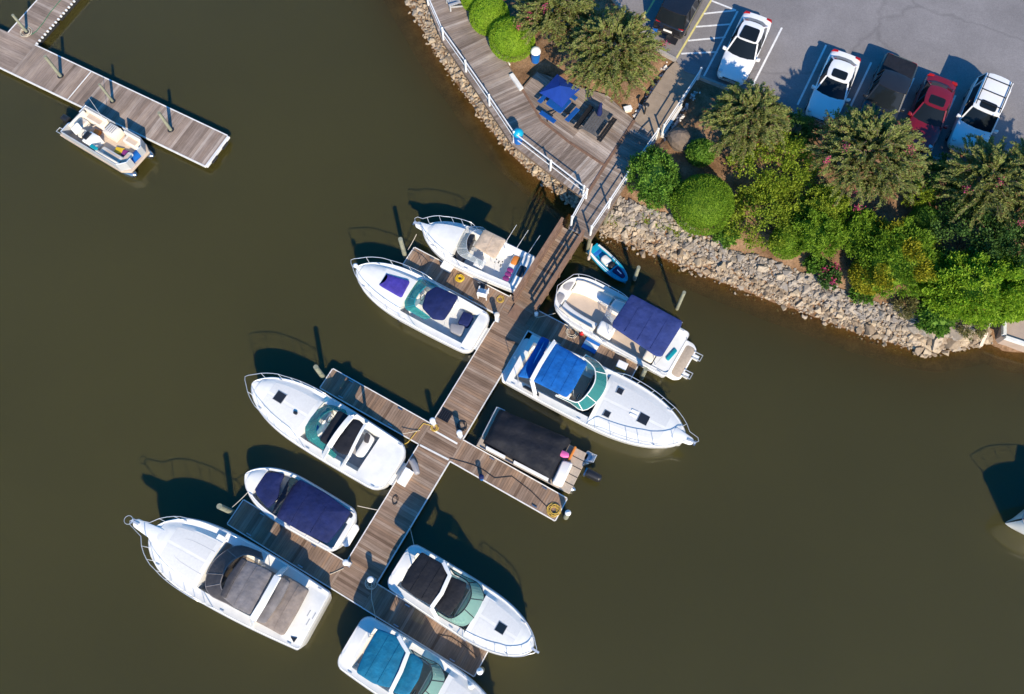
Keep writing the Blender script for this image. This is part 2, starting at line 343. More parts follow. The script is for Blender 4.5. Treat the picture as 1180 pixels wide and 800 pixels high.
# --- car park
def asphalt_mat():
    m = mk('asphalt', (.215, .203, .204), .9, var=.16, scale=.35, spec=.2); n = m.node_tree.nodes; l = m.node_tree.links; b = n['Principled BSDF']; src = b.inputs['Base Color'].links[0].from_socket
    tc = n.new('ShaderNodeTexCoord'); no = n.new('ShaderNodeTexNoise'); no.inputs['Scale'].default_value = 14; no.inputs['Detail'].default_value = 8; no.inputs['Roughness'].default_value = .85; l.new(tc.outputs['Object'], no.inputs[0])
    mr = n.new('ShaderNodeMapRange'); mr.inputs[1].default_value = .3; mr.inputs[2].default_value = .7; mr.inputs[3].default_value = .72; mr.inputs[4].default_value = 1.28; l.new(no.outputs[0], mr.inputs[0])
    vo = n.new('ShaderNodeTexVoronoi'); vo.feature = 'DISTANCE_TO_EDGE'; vo.inputs['Scale'].default_value = .09; n3 = n.new('ShaderNodeTexNoise'); n3.inputs['Scale'].default_value = .8; va = n.new('ShaderNodeVectorMath'); va.operation = 'ADD'
    l.new(tc.outputs['Object'], n3.inputs[0]); l.new(tc.outputs['Object'], va.inputs[0]); l.new(n3.outputs['Color'], va.inputs[1]); l.new(va.outputs[0], vo.inputs['Vector'])
    m3 = n.new('ShaderNodeMapRange'); m3.inputs[1].default_value = .0; m3.inputs[2].default_value = .012; m3.inputs[3].default_value = .82; m3.inputs[4].default_value = 1; l.new(vo.outputs[0], m3.inputs[0])
    mm = n.new('ShaderNodeMath'); mm.operation = 'MULTIPLY'; l.new(mr.outputs[0], mm.inputs[0]); l.new(m3.outputs[0], mm.inputs[1]); cb = n.new('ShaderNodeCombineColor')
    for i in range(3): l.new(mm.outputs[0], cb.inputs[i])
    mx = n.new('ShaderNodeMix'); mx.data_type = 'RGBA'; mx.blend_type = 'MULTIPLY'; mx.inputs[0].default_value = 1; l.new(src, mx.inputs[6]); l.new(cb.outputs[0], mx.inputs[7]); l.new(mx.outputs[2], b.inputs['Base Color'])
    return m
lot = M().prism(LOTP, LOT-.25, LOT).build('parking_lot', asphalt_mat()); tag(lot, kind='structure')
mk('concrete', (.36, .33, .30), .85, var=.14, scale=3, spec=.2, bump=.3); mk('path_concrete', (.27, .215, .165), .85, var=.16, scale=2.2, spec=.2, bump=.3)
mk('paint_white', (.70, .70, .69), .7, var=.16, scale=6); mk('paint_yellow', (.62, .54, .20), .7, var=.16, scale=6)
def kerb(a, b, name='kerb'):
    A, B = P(*a, LOT), P(*b, LOT); d = (B-A).normalized(); L = (B-A).length; n = max(1, round(L/2.0)); root = None
    for i in range(n):
        p, q = A+d*(L*i/n+.01), A+d*(L*(i+1)/n-.01); z = LOT+.03
        o = M().beam((p.x, p.y, z), (q.x, q.y, z), .16, .24).build('kerb_stone', 'concrete', KERB)
KERB = empty('kerb', P(830, 99, LOT)); KERB.location = (0, 0, 0); tag(KERB, kind='structure')
for a, b in (((690, -20), (759, 59)), ((759, 59), (779, 70)), ((806, 89.5), (830, 99)), ((830, 99), (940, 142)), ((940, 142), (1050, 178)), ((1050, 178), (1120, 193)), ((1120, 193), (1190, 205))): kerb(a, b)
MARKS = [((779, 68), (820, 0), 'y'), ((735, 32), (763, -15), 'y'), ((820, 1), (848, 12), 'w'), ((811, 16), (848, 12), 'w'), ((802, 31), (842, 28), 'w'), ((793, 47), (836, 43), 'w'), ((785, 62), (827, 60), 'w'), ((850, 13), (811, 88), 'w'), ((901, 32), (863, 107), 'w'),
         ((952, 52), (919, 121), 'w'), ((1004, 72), (972, 140), 'w'), ((1053, 90), (1026, 148), 'w'), ((1101, 110), (1073, 173), 'w'), ((1151, 128), (1125, 186), 'w')]
for i, (a, b, c) in enumerate(MARKS):
    A, B = P(*a, LOT), P(*b, LOT); d = (B-A).normalized(); nn = Vector((-d.y, d.x, 0))*.055
    o = M().prism([A-nn, B-nn, B+nn, A+nn], LOT+.002, LOT+.005+.0002*i).build('painted_line', 'paint_yellow' if c == 'y' else 'paint_white', lot)
# --- concrete path from the kerb down to the boardwalk, cut into slabs
path = empty('path', (0, 0, 0)); tag(path, kind='structure')
_l = [(731, 139), (738, 127), (753, 104), (768, 81), (778, 71)]; _r = [(759, 160), (767, 148), (784, 121), (799, 98), (806, 89)]
for i in range(4):
    z0, z1 = ZB+.0+.15*i, ZB+.15*(i+1); g = .006
    a, b, c, d = P(*_l[i], z0), P(*_r[i], z0), P(*_r[i+1], z1), P(*_l[i+1], z1)
    top = [a.lerp(d, g), b.lerp(c, g), c.lerp(b, g), d.lerp(a, g)]
    m = M(); m.loft([[v-Vector((0, 0, .25)) for v in top], top]); m.build('slab', 'path_concrete', path)
# --- boardwalk
WC = [(.155, .12, .098), (.24, .192, .162), (.285, .232, .198), (.19, .147, .12), (.40, .345, .305), (.22, .168, .135), (.33, .27, .225)]
DC = [(.15, .097, .066), (.245, .167, .118), (.29, .205, .15), (.19, .125, .085), (.37, .285, .22), (.225, .147, .10), (.33, .215, .14)]
bw = empty('boardwalk', P(640, 170, ZB)); bw.location = (0, 0, 0); tag(bw, kind='structure')
def ctr(p): return (sum(a[0] for a in p)/len(p), sum(a[1] for a in p)/len(p))
m = M()
for q in WALK_PX:
    p = [P2(a, ZB) for a in q]; mx = [( (p[0][i]+p[3][i])/2) for i in (0, 1)]; my = [((p[1][i]+p[2][i])/2) for i in (0, 1)]
    a = math.atan2(my[1]-mx[1], my[0]-mx[0])+math.pi/2; boards(m, p, a, ZB, .15)
tag(m.build('walkway_planks', woodmat('bw_wood', WC, math.radians(25)), bw), kind='stuff')
A7 = P(624, 139, ZB); B7 = P(697, 191, ZB); apl = math.atan2(B7.y-A7.y, B7.x-A7.x); m = M()
for q in PLAT_PX: boards(m, [P2(a, ZB) for a in q], apl, ZB, .15)
tag(m.build('platform_planks', woodmat('plat_wood', [tuple(x*1.1 for x in c) for c in WC], apl), bw), kind='stuff')
m = M(); A8 = P(668, 268, ZB); B8 = P(728, 180, ZB); al = math.atan2(B8.y-A8.y, B8.x-A8.x)
for q in LEG_PX: boards(m, [P2(a, ZB) for a in q], al+math.pi/2, ZB, .15)
tag(m.build('pier_planks', woodmat('leg_wood', WC, al+math.pi/2), bw), kind='stuff')
mk('beam_wood', (.20, .14, .10), .85, var=.25, scale=4, spec=.15); mk('pile_wood', (.20, .19, .13), .9, var=.25, scale=5, spec=.15)
mk('border_wood', (.19, .115, .08), .85, var=.25, scale=4, spec=.15)
def strip(px, z, wd, h, name, mat, parent):
    pts = [P(*q, z) for q in px]
    for a, b in zip(pts[:-1], pts[1:]): M().beam(a, b, wd, h).build(name, mat, parent)
strip([(602, 103), (624, 139), (656, 164), (697, 191)], ZB+.012, .13, .05, 'border_board', 'border_wood', bw)
strip([(731, 139), (697, 191), (674, 228)], ZB+.014, .16, .05, 'border_board', 'border_wood', bw)
strip([(471, -40), (491.5, 0), (509, 46), (535, 84), (562, 124), (590, 166), (633, 199), (673, 229)], ZB-.16, .08, .28, 'edge_beam', 'beam_wood', bw)
strip([(681, 276), (724, 208), (758, 160)], ZB-.16, .08, .28, 'edge_beam', 'beam_wood', bw)
strip([(655, 264), (681, 276)], ZB-.16, .08, .28, 'edge_beam', 'beam_wood', bw)
strip([(674, 229), (655, 264)], ZB-.16, .08, .28, 'edge_beam', 'beam_wood', bw)
strip([(556, 36), (580, 66), (602, 103), (619, 83)], ZB-.1, .06, .2, 'edge_beam', 'beam_wood', bw)
for q in ((658, 266), (680, 274), (673, 231), (700, 243)):
    p = P(*q, ZB); g = H1(p.x, p.y); M().tube([(p.x, p.y, g-.5), (p.x, p.y, ZB-.04)], .11, 8).build('support_post', 'pile_wood', bw)
# --- white railings
def railing(px, label, z=ZB, h=.98, cap=True, ztop=None):
    pts = [P(q[0], q[1], (z if len(q) < 3 else q[2])) for q in px]; o = empty('railing', pts[0], 0, label, 'railing'); rel = [p-pts[0] for p in pts]
    for p in rel:
        M().box((p.x, p.y, p.z+h/2), (.085, .085, h), .5).build('post', 'white_paint', o); M().prism([(p.x+.07*math.cos(t), p.y+.07*math.sin(t)) for t in (.5+.78, .5+2.35, .5+3.93, .5+5.5)], p.z+h, p.z+h+.07, .03).build('post_cap', 'white_paint', o)
    for a, b in zip(rel[:-1], rel[1:]):
        for hh, wd, th in ((h-.04, .06, .04), (h*.48, .035, .05)):
            M().beam((a.x, a.y, a.z+hh), (b.x, b.y, b.z+hh), wd, th).build('rail', 'white_paint', o)
    return o
railing([(472, -38), (493.5, 6), (511, 46), (537, 83), (564, 122), (592, 164), (634, 196.5), (671.5, 225.5)], 'long white two-rail railing along the waterside edge of the curving boardwalk')
railing([(675, 229), (658, 260)], 'short white railing at the corner where boardwalk meets gangway')
railing([(680, 271), (701, 240), (721, 209.5), (755.5, 160.5)], 'white railing beside the pear shaped green shrub above the riprap')
railing([(762, 156, ZB), (784, 123, ZB+.27), (804, 92, ZB+.55)], 'white railing along the concrete path up to the parking lot')
strip([(763, 157), (785, 123)], ZB+.12, .14, .16, 'edge_beam', 'trim_white', path)
# ================================================================== DOCKS
TH = math.radians(59.65)
DF = Frame(P(500, 520, 0), TH)                       # u along the walkway, v to its left
def uv(q): return DF.L(q, 0)
def rect(u0, u1, v0, v1): return [(u0, v0), (u1, v0), (u1, v1), (u0, v1)]
dock = empty('floating_dock', DF.o, TH, 'long brown plank floating dock with six finger piers running out from the gangway', 'dock')
wood_x = woodmat('dock_wood_across', DC, math.pi/2); wood_a = woodmat('dock_wood_along', DC, 0)
def av(*a): return sum(a)/len(a)
vL = av(uv((483, 511))[1], uv((429, 600))[1], uv((541, 419))[1]); vR = av(uv((518, 532))[1], uv((585, 420))[1], uv((476, 600))[1])
fing = {}
for k, t0, t1, b0, b1, side in (('LL', (401, 646), (279, 579), (380, 676), (262, 604), 1), ('LR', (434, 672.5), (560, 750.6), (460, 727), (547, 781), -1), ('ML', (498, 489), (383, 425.6), (483, 511), (369, 447.5), 1),
                                ('MR', (532, 507), (653, 574), (518, 532), (640.6, 599), -1), ('UL', (562, 330), (478, 285), (570, 363), (465.6, 303), 1), ('UR', (630, 364), (734, 417), (609, 381), (728, 440), -1)):
    u1 = av(uv(t0)[0], uv(t1)[0]); u0 = av(uv(b0)[0], uv(b1)[0])
    if k == 'UR': u0 = u1-1.22
    if k == 'LR': u0 = u1-1.22
    v1 = av(uv(t1)[1], uv(b1)[1]); fing[k] = (u0, u1, (vL if side > 0 else vR), v1, side)
uS, uN = fing['LL'][0], fing['UL'][1]+.15
def frame_box(u0, u1, v0, v1, name, parent):
    """dark frame and floats under a deck"""
    m = M(); m.prism(rect(u0+.05, u1-.05, v0+.05, v1-.05), -.17, -.036)
    o = m.build(name, 'beam_wood', parent); L, W = u1-u0, v1-v0
    n = max(1, int((L if L > W else W)/2.2))
    for i in range(n):
        if L > W: M().prism(rect(u0+.12+L*i/n, u0-.12+L*(i+1)/n, v0+.12, v1-.12), WATER-.25, -.17, .04).build('float', 'float_black', o)
        else: M().prism(rect(u0+.12, u1-.12, v0+.12+W*i/n, v0-.12+W*(i+1)/n), WATER-.25, -.17, .04).build('float', 'float_black', o)
    return o
def trim(o, a, b, wd=.05):
    M().beam((a[0], a[1], -.055), (b[0], b[1], -.055), wd, .13).build('edge_trim', 'trim_white', o)
wk = frame_box(uS, uN, vR, vL, 'walkway', dock)
tag(boards(M(), rect(uS, uN, vR, vL), math.pi/2, 0, .14).build('walkway_planks', wood_x, wk), kind='stuff')
cutsL = sorted([(fing[k][0], fing[k][1]) for k in ('LL', 'ML', 'UL')]); cutsR = sorted([(fing[k][0], fing[k][1]) for k in ('LR', 'MR', 'UR')])
def edge(v, cuts):
    u = uS
    for a, b in cuts+[(uN, uN)]:
        if a-u > .1: trim(wk, (u, v), (a, v))
        u = max(u, b)
edge(vL+.02, cutsL); edge(vR-.02, cutsR); trim(wk, (uS-.02, vL), (uS-.02, vR))
for k, (u0, u1, va, vb, sd) in fing.items():
    lo, hi = min(va, vb), max(va, vb); lo2, hi2 = (lo+.01, hi) if sd > 0 else (lo, hi-.01)
    f = frame_box(u0, u1, lo2, hi2, 'finger', dock)
    tag(boards(M(), rect(u0, u1, lo2, hi2), 0, 0, .14).build('finger_planks', wood_a, f), kind='stuff')
    for u in (u0-.02, u1+.02): trim(f, (u, lo2), (u, hi2))
    trim(f, (u0, vb+.02*sd), (u1, vb+.02*sd))
# white threshold strips across the walkway at the mid junction
for q0, q1 in (((496, 494), (527, 511.5)), ((484, 513), (517, 530))):
    a, b = uv(q0), uv(q1); M().beam((a[0], a[1], .012), (b[0], b[1], .012), .09, .02).build('threshold_strip', 'trim_white', wk)
# ---- top left dock
tla, tlb = P(40, 52), P(258.6, 155); TF = Frame(P(236, 191), math.atan2(tla.y-tlb.y, tla.x-tlb.x))   # x towards the left of the picture, y away from its top edge
d2 = empty('floating_dock', TF.o, TF.rz, 'wide weathered plank dock turning a corner at the top left', 'dock')
W1 = abs(TF.L((258.6, 155))[1]); sgn = 1 if TF.L((258.6, 155))[1] > 0 else -1; L1 = TF.L((40, 52))[0]
y0, y1 = (0, W1) if sgn > 0 else (-W1, 0)
lx = [TF.L((92, 0)), TF.L((42, 0)), TF.L((0, 45)), TF.L((40, 52))]
wL = abs(lx[0][0]-lx[1][0]); W2 = 2.05
frame_box(0, L1+W2+2.5, y0, y1, 'walkway', d2)
WC2 = [(c[0]*1.12, c[1]*1.08, c[2]*1.04) for c in WC]
o = M(); boards(o, rect(0, L1, y0, y1), math.pi/2, 0, .19); tag(o.build('walkway_planks', woodmat('tl_wood_b', WC2, math.pi/2), d2), kind='stuff')
far_y = sgn*9; leg = [(L1+.01, y0), (L1+W2+2.5, y0), (L1+W2+2.5, y1), (L1+.01, y1)]
o = M(); boards(o, rect(L1+.01, L1+W2+2.5, y0, y1), 0, 0, .19); boards(o, rect(L1+.01, L1+W2, min(y1*(sgn > 0)+y0*(sgn < 0), far_y), max(y1*(sgn > 0)+y0*(sgn < 0), far_y)), 0, 0, .19)
tag(o.build('corner_planks', woodmat('tl_wood_a', WC2, 0), d2), kind='stuff')
frame_box(L1, L1+W2, min(sgn*(W1+.1), far_y), max(sgn*(W1+.1), far_y), 'walkway', d2)
for a, b in (((0, sgn*(W1+.02)), (L1, sgn*(W1+.02))), ((-.05, -.02*sgn), (L1+W2+2.5, -.02*sgn)), ((L1+W2+.02, sgn*(W1)), (L1+W2+.02, far_y))): trim(d2, a, b, .07)
M().prism(rect(-.17, -.005, y0, y1), -.12, .02, .02).build('end_bumper', 'trim_white', d2)
for k in range(2): M().box((-.22, (y0+y1)/2+(.5 if k else -.55), -.1), (.09, .5, .1)).build('dock_bumper', 'float_black', d2)
yy = W1+.15
while yy < 8.9:
    M().box((L1-.04, sgn*yy, -.02), (.10, .11, .09)).build('edge_block', 'white_paint', d2); yy += .26
tg = TF.L((110, 85)); M().beam((TF.L((104, 84))[0], y0+.02, .012), (TF.L((104, 84))[0], y1-.02, .012), .06, .02).build('threshold_strip', 'trim_white', d2)
# ---- gangway: timber sides with rails, slats across, from the pier down to the dock
gb, gt = (P(594, 350, .10)+P(613, 362, .10))/2, (P(648, 261, ZB)+P(670, 275, ZB))/2
GF = Frame((gb.x, gb.y, 0), math.atan2(gt.y-gb.y, gt.x-gb.x)); GL = math.hypot(gt.x-gb.x, gt.y-gb.y)+.1; GW = .62
gw = empty('gangway', GF.o, GF.rz, 'brown timber gangway with railed sides sloping from the boardwalk to the dock', 'gangway')
gz = lambda x: .12+(ZB-.06-.10)*max(0, x)/GL
mk('gang_wood', (.19, .118, .083), .85, var=.25, scale=3, spec=.15)
m = M(); x = 0.0
while x < GL-.1:
    M_ = [(x, -GW+.04), (x+.128, -GW+.04), (x+.128, GW-.04), (x, GW-.04)]; m.loft([[(a, b, gz(a)-.03) for a, b in M_], [(a, b, gz(a)) for a, b in M_]]); x += .14
tag(m.build('gangway_planks', woodmat('gang_planks', [tuple(k*.8 for k in c) for c in DC], math.pi/2), gw), kind='stuff')
for s in (-1, 1):
    y = s*GW
    M().beam((0, y, gz(0)-.03), (GL, y, gz(GL)-.03), .07, .26).build('side_beam', 'gang_wood', gw)
    for i in range(5):
        xx = .15+(GL-.3)*i/4; M().box((xx, y+s*.07, gz(xx)+.42), (.09, .06, 1.0)).build('post', 'gang_wood', gw)
    M().beam((.05, y+s*.04, gz(.05)+.94), (GL-.05, y+s*.04, gz(GL-.05)+.94), .15, .045).build('top_rail', 'gang_wood', gw)
    for hh in (.36, .66): M().beam((.05, y+s*.02, gz(.05)+hh), (GL-.05, y+s*.02, gz(GL-.05)+hh), .04, .11).build('rail', 'gang_wood', gw)
m = M(); m.loft([[(-.75, -.55, .004), (.1, -.55, .105), (.1, .55, .105), (-.75, .55, .004)], [(-.75, -.55, .02), (.1, -.55, .125), (.1, .55, .125), (-.75, .55, .02)]]); m.build('ramp_plate', 'gang_wood', gw)
# ---- mooring piles
mk('pile_pale', (.24, .245, .18), .9, var=.25, scale=4, spec=.15); mk('pile_brown', (.22, .15, .09), .9, var=.25, scale=4, spec=.15)
def pile(q, top, z0, r, label, mat='pile_pale', cap=None):
    b = P(*q, z0); o = empty('mooring_pile', b, 0, label, 'pile', 'wooden piles that hold the docks')
    lean = RNG.uniform(-.03, .03, 2); bot = min(-2.6, H1(b.x, b.y)-.4)-b.z
    M().tube([(0, 0, bot), (0, 0, 0), (lean[0], lean[1], top-z0)], [r*1.08, r, r*.92], 10).build('shaft', mat, o, 50)
    if cap: M().lathe((lean[0], lean[1], top-z0), [(r*1.05, -.02), (r*1.05, .03), (r*.2, .16), (.01, .17)]).build('cap', cap, o, 40)
    if z0 == 0: M().lathe((0, 0, 0), [(r+.05, .004), (r+.09, .03), (r+.05, .06)], 14).build('pile_ring', 'black', o)
    return o
W_ = WATER
pile((467, 296), 1.65, W_, .13, 'pale wooden mooring pile off the end of the finger with the yellow hose')
pile((373.5, 436), 1.5, W_, .14, 'greenish mooring pile off the shaded finger beside the black canvas cruiser')
pile((269, 591), 1.55, W_, .15, 'leaning grey pile at the tip of the finger beside the navy covered bowrider')
pile((780, 356), 1.75, W_, .10, 'slim pale pile in open water near the navy bimini deck boat')
pile((731, 322), 1.1, W_, .11, 'short pale stake in the water beside the small blue watercraft')
pile((739, 436), 1.15, W_, .12, 'white pile by the stern of the deck boat at the end of a finger')
pile((555, 772), 1.1, W_, .15, 'round topped pile at the end of the lower right finger, farther from the teal boat', 'pile_pale', 'white_plastic')
pile((545, 788), 1.1, W_, .15, 'round topped pile wedged between the lower right finger and the teal cruiser', 'pile_pale', 'white_plastic')
pile((652, 596), .9, W_, .14, 'grey capped pile at the tip of the finger beside the black covered pontoon', 'pile_pale', 'white_plastic')
pile((70, 88), 1.75, 0, .105, 'dock pile with a loose rope loop nearest the corner of the upper left dock')
pile((130, 117), 1.6, 0, .085, 'slim dock pile behind the stern half of the open pontoon boat')
pile((197, 150), 1.7, 0, .105, 'dock pile nearest the free end of the upper left dock')
pile((31, 37), 1.45, 0, .09, 'dock pile ringed by a coiled rope at the edge of the picture corner')
# ---- dock gear
def coil(q, z, r, label, mat, turns=3, th=.018, n=14, name='hose', sq=1.0):
    b = P(*q, z); pts = []
    for i in range(turns*n+1):
        t = 2*math.pi*i/n; rr = r*(.72+.28*math.sin(i*.37)+.06*random.uniform(-1, 1)); pts.append((rr*math.cos(t)*sq, rr*math.sin(t), th+.002+.025*(i//n)*.6+random.uniform(0, .008)))
    o = M().tube(pts, th, 5).build(name, mat, None, 60); o.location = b; return tag(o, label, 'rope' if name == 'rope' else 'hose')
def line(pxz, r, label, mat='rope', name='mooring_rope', cat='rope', group=None, sag=.12):
    pts = [P(*p) for p in pxz]; out = []
    for a, b in zip(pts[:-1], pts[1:]):
        for i in range(7):
            t = i/7; p = a.lerp(b, t); p.z -= sag*4*t*(1-t)*min(1, (b-a).length/3); out.append(p)
    out.append(pts[-1]); o0 = out[0].copy(); o = M().tube([p-o0 for p in out], r, 5).build(name, mat, None, 60); o.location = o0; return tag(o, label, cat, group)
def pedestal(q, label, cap='white_plastic', h=.75):
    b = P(*q, 0); o = empty('power_pedestal', b, TH+random.uniform(-.2, .2), label, 'pedestal', 'power pedestals on the dock')
    M().box((0, 0, .012), (.26, .26, .024)).build('base_plate', 'alu', o); M().box((0, 0, h/2), (.19, .17, h-.03), 0, .03).build('column', 'white_plastic', o)
    M().prism([(.15*math.cos(t), .15*math.sin(t)) for t in np.linspace(0, 6.28, 13)[:-1]], h-.01, h+.11, .05).build('cap', cap, o, 50)
    M().box((.101, 0, h*.62), (.02, .1, .18)).build('socket_panel', 'black', o)
pedestal((573, 369), 'white power pedestal with a yellowish lamp at the upper junction', 'vinyl_cream')
pedestal((500, 489), 'white pedestal with yellow cord wound at its foot, mid junction left')
pedestal((530.5, 503), 'white pedestal beside a black hose coil, mid junction right')
pedestal((402, 650), 'white pedestal at the junction corner behind the navy bowrider')
pedestal((430, 669), 'white pedestal with ropes at its foot by the black canvas cruiser stern')
def dockbox(q, d, rz, label, mat='white_plastic', lid='white_plastic', name='dock_box', z=0.0):
    b = P(*q, z); o = empty(name, b, TH+rz, label, 'dock box'); M().box((0, 0, d[2]*.42), (d[0]*.94, d[1]*.94, d[2]*.84), 0, .02).build('chest', mat, o)
    M().box((0, 0, d[2]*.92), (d[0], d[1], d[2]*.18), 0, .035).build('lid', lid, o); M().box((d[0]*.5, 0, d[2]*.8), (.02, .1, .04)).build('latch', 'alu', o)
dockbox((515.5, 309), (.42, .62, .34), 0, 'white lidded dock box beside the tan bimini cruiser')
dockbox((716, 423), (.42, .55, .36), .05, 'white topped yellow cooler on the finger by the deck boat', 'yellow', 'white_plastic', 'cooler')
dockbox((556, 331.5), (.35, .3, .22), .3, 'black crate near the foot of the gangway', 'black', 'smoke', 'crate')
# white plastic chair
cb = P(557, 341, 0); ch = empty('plastic_chair', cb, TH+.25, 'white plastic armchair on the finger below the tan bimini cruiser', 'chair')
M().box((0, 0, .41), (.46, .46, .05), 0, .02).build('seat', 'white_plastic', ch); M().prism([(-.26, -.25), (-.19, -.25), (-.19, .25), (-.26, .25)], .43, .86, .03).build('backrest', 'white_plastic', ch)
for s in (-1, 1):
    M().box((-.0, s*.25, .63), (.5, .06, .04), 0, .012).build('armrest', 'white_plastic', ch)
    for xx in (-.2, .21): M().box((xx, s*.23, .2), (.05, .05, .4)).build('leg', 'white_plastic', ch)
    M().box((.21, s*.25, .52), (.05, .05, .2)).build('arm_post', 'white_plastic', ch)
# boarding steps with a grey bundle
bs = P(471, 550, 0); st = empty('boarding_steps', bs, TH, 'white boarding steps beside the stern of the black canvas cruiser', 'steps')
M().box((-.1, .1, .13), (.85, .42, .26), 0, .02).build('lower_step', 'white_plastic', st); M().box((-.1, .2, .33), (.85, .24, .18), 0, .02).build('upper_step', 'white_plastic', st)
b = P(478, 538, 0); o = M().prism([(-.16, -.4), (.1, -.45), (.2, 0), (.14, .42), (-.14, .4)], .004, .26, .08, 2, .05).build('bundled_cover', 'vinyl_grey', None, 50); o.location = b; o.rotation_euler = (0, 0, TH-.6); tag(o, 'grey bundled cover lying next to the white boarding steps', 'bundle')
o = M(); 
for i in range(5): o.box((0, -.24+.12*i, .035), (.5, .05, .05))
o.box((-.26, 0, .03), (.05, .62, .06)); o.box((.26, 0, .03), (.05, .62, .06)); o.box((0, 0, .012), (.52, .6, .016)); o = o.build('vent_grate', 'black'); o.location = P(513, 479, 0); o.rotation_euler = (0, 0, TH); tag(o, 'black slatted grate on the walkway above the mid junction', 'grate')
coil((533, 491), 0, .28, 'black hose coiled beside the right pedestal of the mid junction', 'black')
coil((530, 321), 0, .24, 'bright yellow hose coiled on the finger behind the tan bimini cruiser', 'yellow', 5, .025)
coil((501, 493), 0, .2, 'yellow shore power cord wound at the mid junction pedestal', 'yellow_hose', 4)
coil((638, 588), 0, .34, 'tangled yellow hose at the tip of the finger beside the black covered pontoon', 'yellow_hose', 5, .022)
coil((456, 577), 0, .27, 'thin dark rope curled on the walkway beside the navy bowrider stern', 'black', 2, .014, 14, 'rope', .6)
coil((428, 672), 0, .3, 'tan rope heap around the pedestal by the black canvas cruiser', 'rope', 4, .02, 14, 'rope')
coil((577, 345), 0, .22, 'yellow cord heap at the foot of the gangway', 'yellow_hose', 3, .018)
coil((31, 37.5), 0, .4, 'brown rope coiled round the corner pile of the upper left dock', 'rope', 3, .02, 14, 'rope')
line([(499, 491, .02), (488, 488, .03), (478, 500, .03), (470, 510, .03), (464, 513, -.2)], .022, 'yellow cord trailing from the mid junction to the black canvas cruiser', 'yellow_hose', 'hose', 'hose', None, 0)
line([(518, 528, .02), (536, 533, .02), (546, 536, .02), (556, 541, .02), (570, 551, .02), (590, 549, .02), (612, 566, .02), (632, 586, .02)], .018, 'dark hose running down the finger beside the black covered pontoon', 'black', 'hose', 'hose', None, 0)
line([(70, 0, .02), (58, 14, .02), (50, 26, .02), (42, 36, .02), (36, 40, .02)], .018, 'green hose lying along the upper left dock', 'green', 'hose', 'hose', None, 0)
line([(505, 731, .02), (520, 734, .02), (535, 744, .02), (550, 757, .02)], .015, 'black cord lying along the lower right finger', 'black', 'hose', 'hose', None, 0)
# small blue post with a round cap on the mid right finger
b = P(555, 552, 0); o = empty('dock_bollard', b, 0, 'small blue capped post on the finger beside the black covered pontoon', 'post'); M().tube([(0, 0, .0), (0, 0, .55)], .1, 10).build('shaft', 'blue_plastic', o, 50); M().lathe((0, 0, .55), [(.13, -.03), (.13, .03), (.05, .08), (.01, .085)]).build('cap', 'canvas_navy', o, 50)
b = P(681, 398, 0); o = empty('float_mat', b, TH, 'blue folded float mat with a white stripe on the shaded finger', 'mat')
for i, (mt) in enumerate(('blue_plastic', 'white_plastic', 'blue_plastic')): M().box((.24-.24*i, 0, .06), (.235, .8, .1), 0, .03).build('fold', mt, o)
b = P(648, 395, 0); coil((660, 383), 0, .35, 'grey hose coil half hidden in shade on the upper right finger', 'rope', 3, .02)
# stakes of a rope cleat row: cleats on the fingers
cl = None
for k, (u0, u1, va, vb, sd) in fing.items():
    for f_ in (.3, .8):
        for u in (u0+.1, u1-.1):
            o = M(); v = va+(vb-va)*f_; o.box((0, 0, .05), (.05, .26, .03)); o.box((0, -.05, .02), (.04, .04, .04)); o.box((0, .05, .02), (.04, .04, .04))
            c = o.build('cleat', 'alu', dock); c.location = (u, v, 0)
# mooring ropes
for a, label in (([(470, 288, .1), (480, 270, .55)], 'rope from the finger tip to the bow of the tan bimini cruiser'), ([(267, 585, .6), (286, 567, .5)], 'rope from the leaning pile to the bow of the navy covered bowrider'), ([(412, 583, .4), (436, 588, .05)], 'rope from the bowrider stern to the walkway'),
                 ([(472, 606, .1), (477, 628, .2)], 'rope from the walkway edge to the black canvas cruiser stern below'), ([(428, 668, .3), (428, 690, .2), (434, 718, .3)], 'rope from the pedestal to the stern of the teal canvas cruiser'), ([(484, 496, .05), (464, 500, .3)], 'short pale rope at the stern of the upper black canvas cruiser'),
                 ([(380, 662, .05), (396, 655, .05)], 'pale rope lying across the lower left finger'), ([(618, 366, .1), (640, 361, .5)], 'rope from the finger to the rounded bow of the deck boat'), ([(447, 680, .1), (438, 676, .05)], 'short rope at the corner of the lower right finger')):
    line(a, .018, label)
def fender(q, z, label, mat='white_plastic', r=.11, L=.45, hang=True):
    b = P(*q, z); o = M().lathe((0, 0, 0), [(.02, -L/2-.05), (r*.6, -L/2), (r, -L/2+.06), (r, L/2-.06), (r*.6, L/2), (.03, L/2+.06)], 10).build('fender', mat, None, 60); o.location = b; tag(o, label, 'fender', 'boat fenders')
fender((618, 362), .15, 'white fender standing at the lower right corner of the gangway')
fender((594, 413), -.1, 'white fender between the walkway and the blue canvas cruiser stern')
fender((670.5, 384), .2, 'round red fender on the deck boat side', 'red', .13, .25)
fender((460, 369), .1, 'dark fender low on the outer side of the purple sunpad cruiser', 'rubber', .1, .35)
fender((507, 391), .1, 'dark fender near the stern on the outer side of the purple sunpad cruiser', 'rubber', .1, .35)
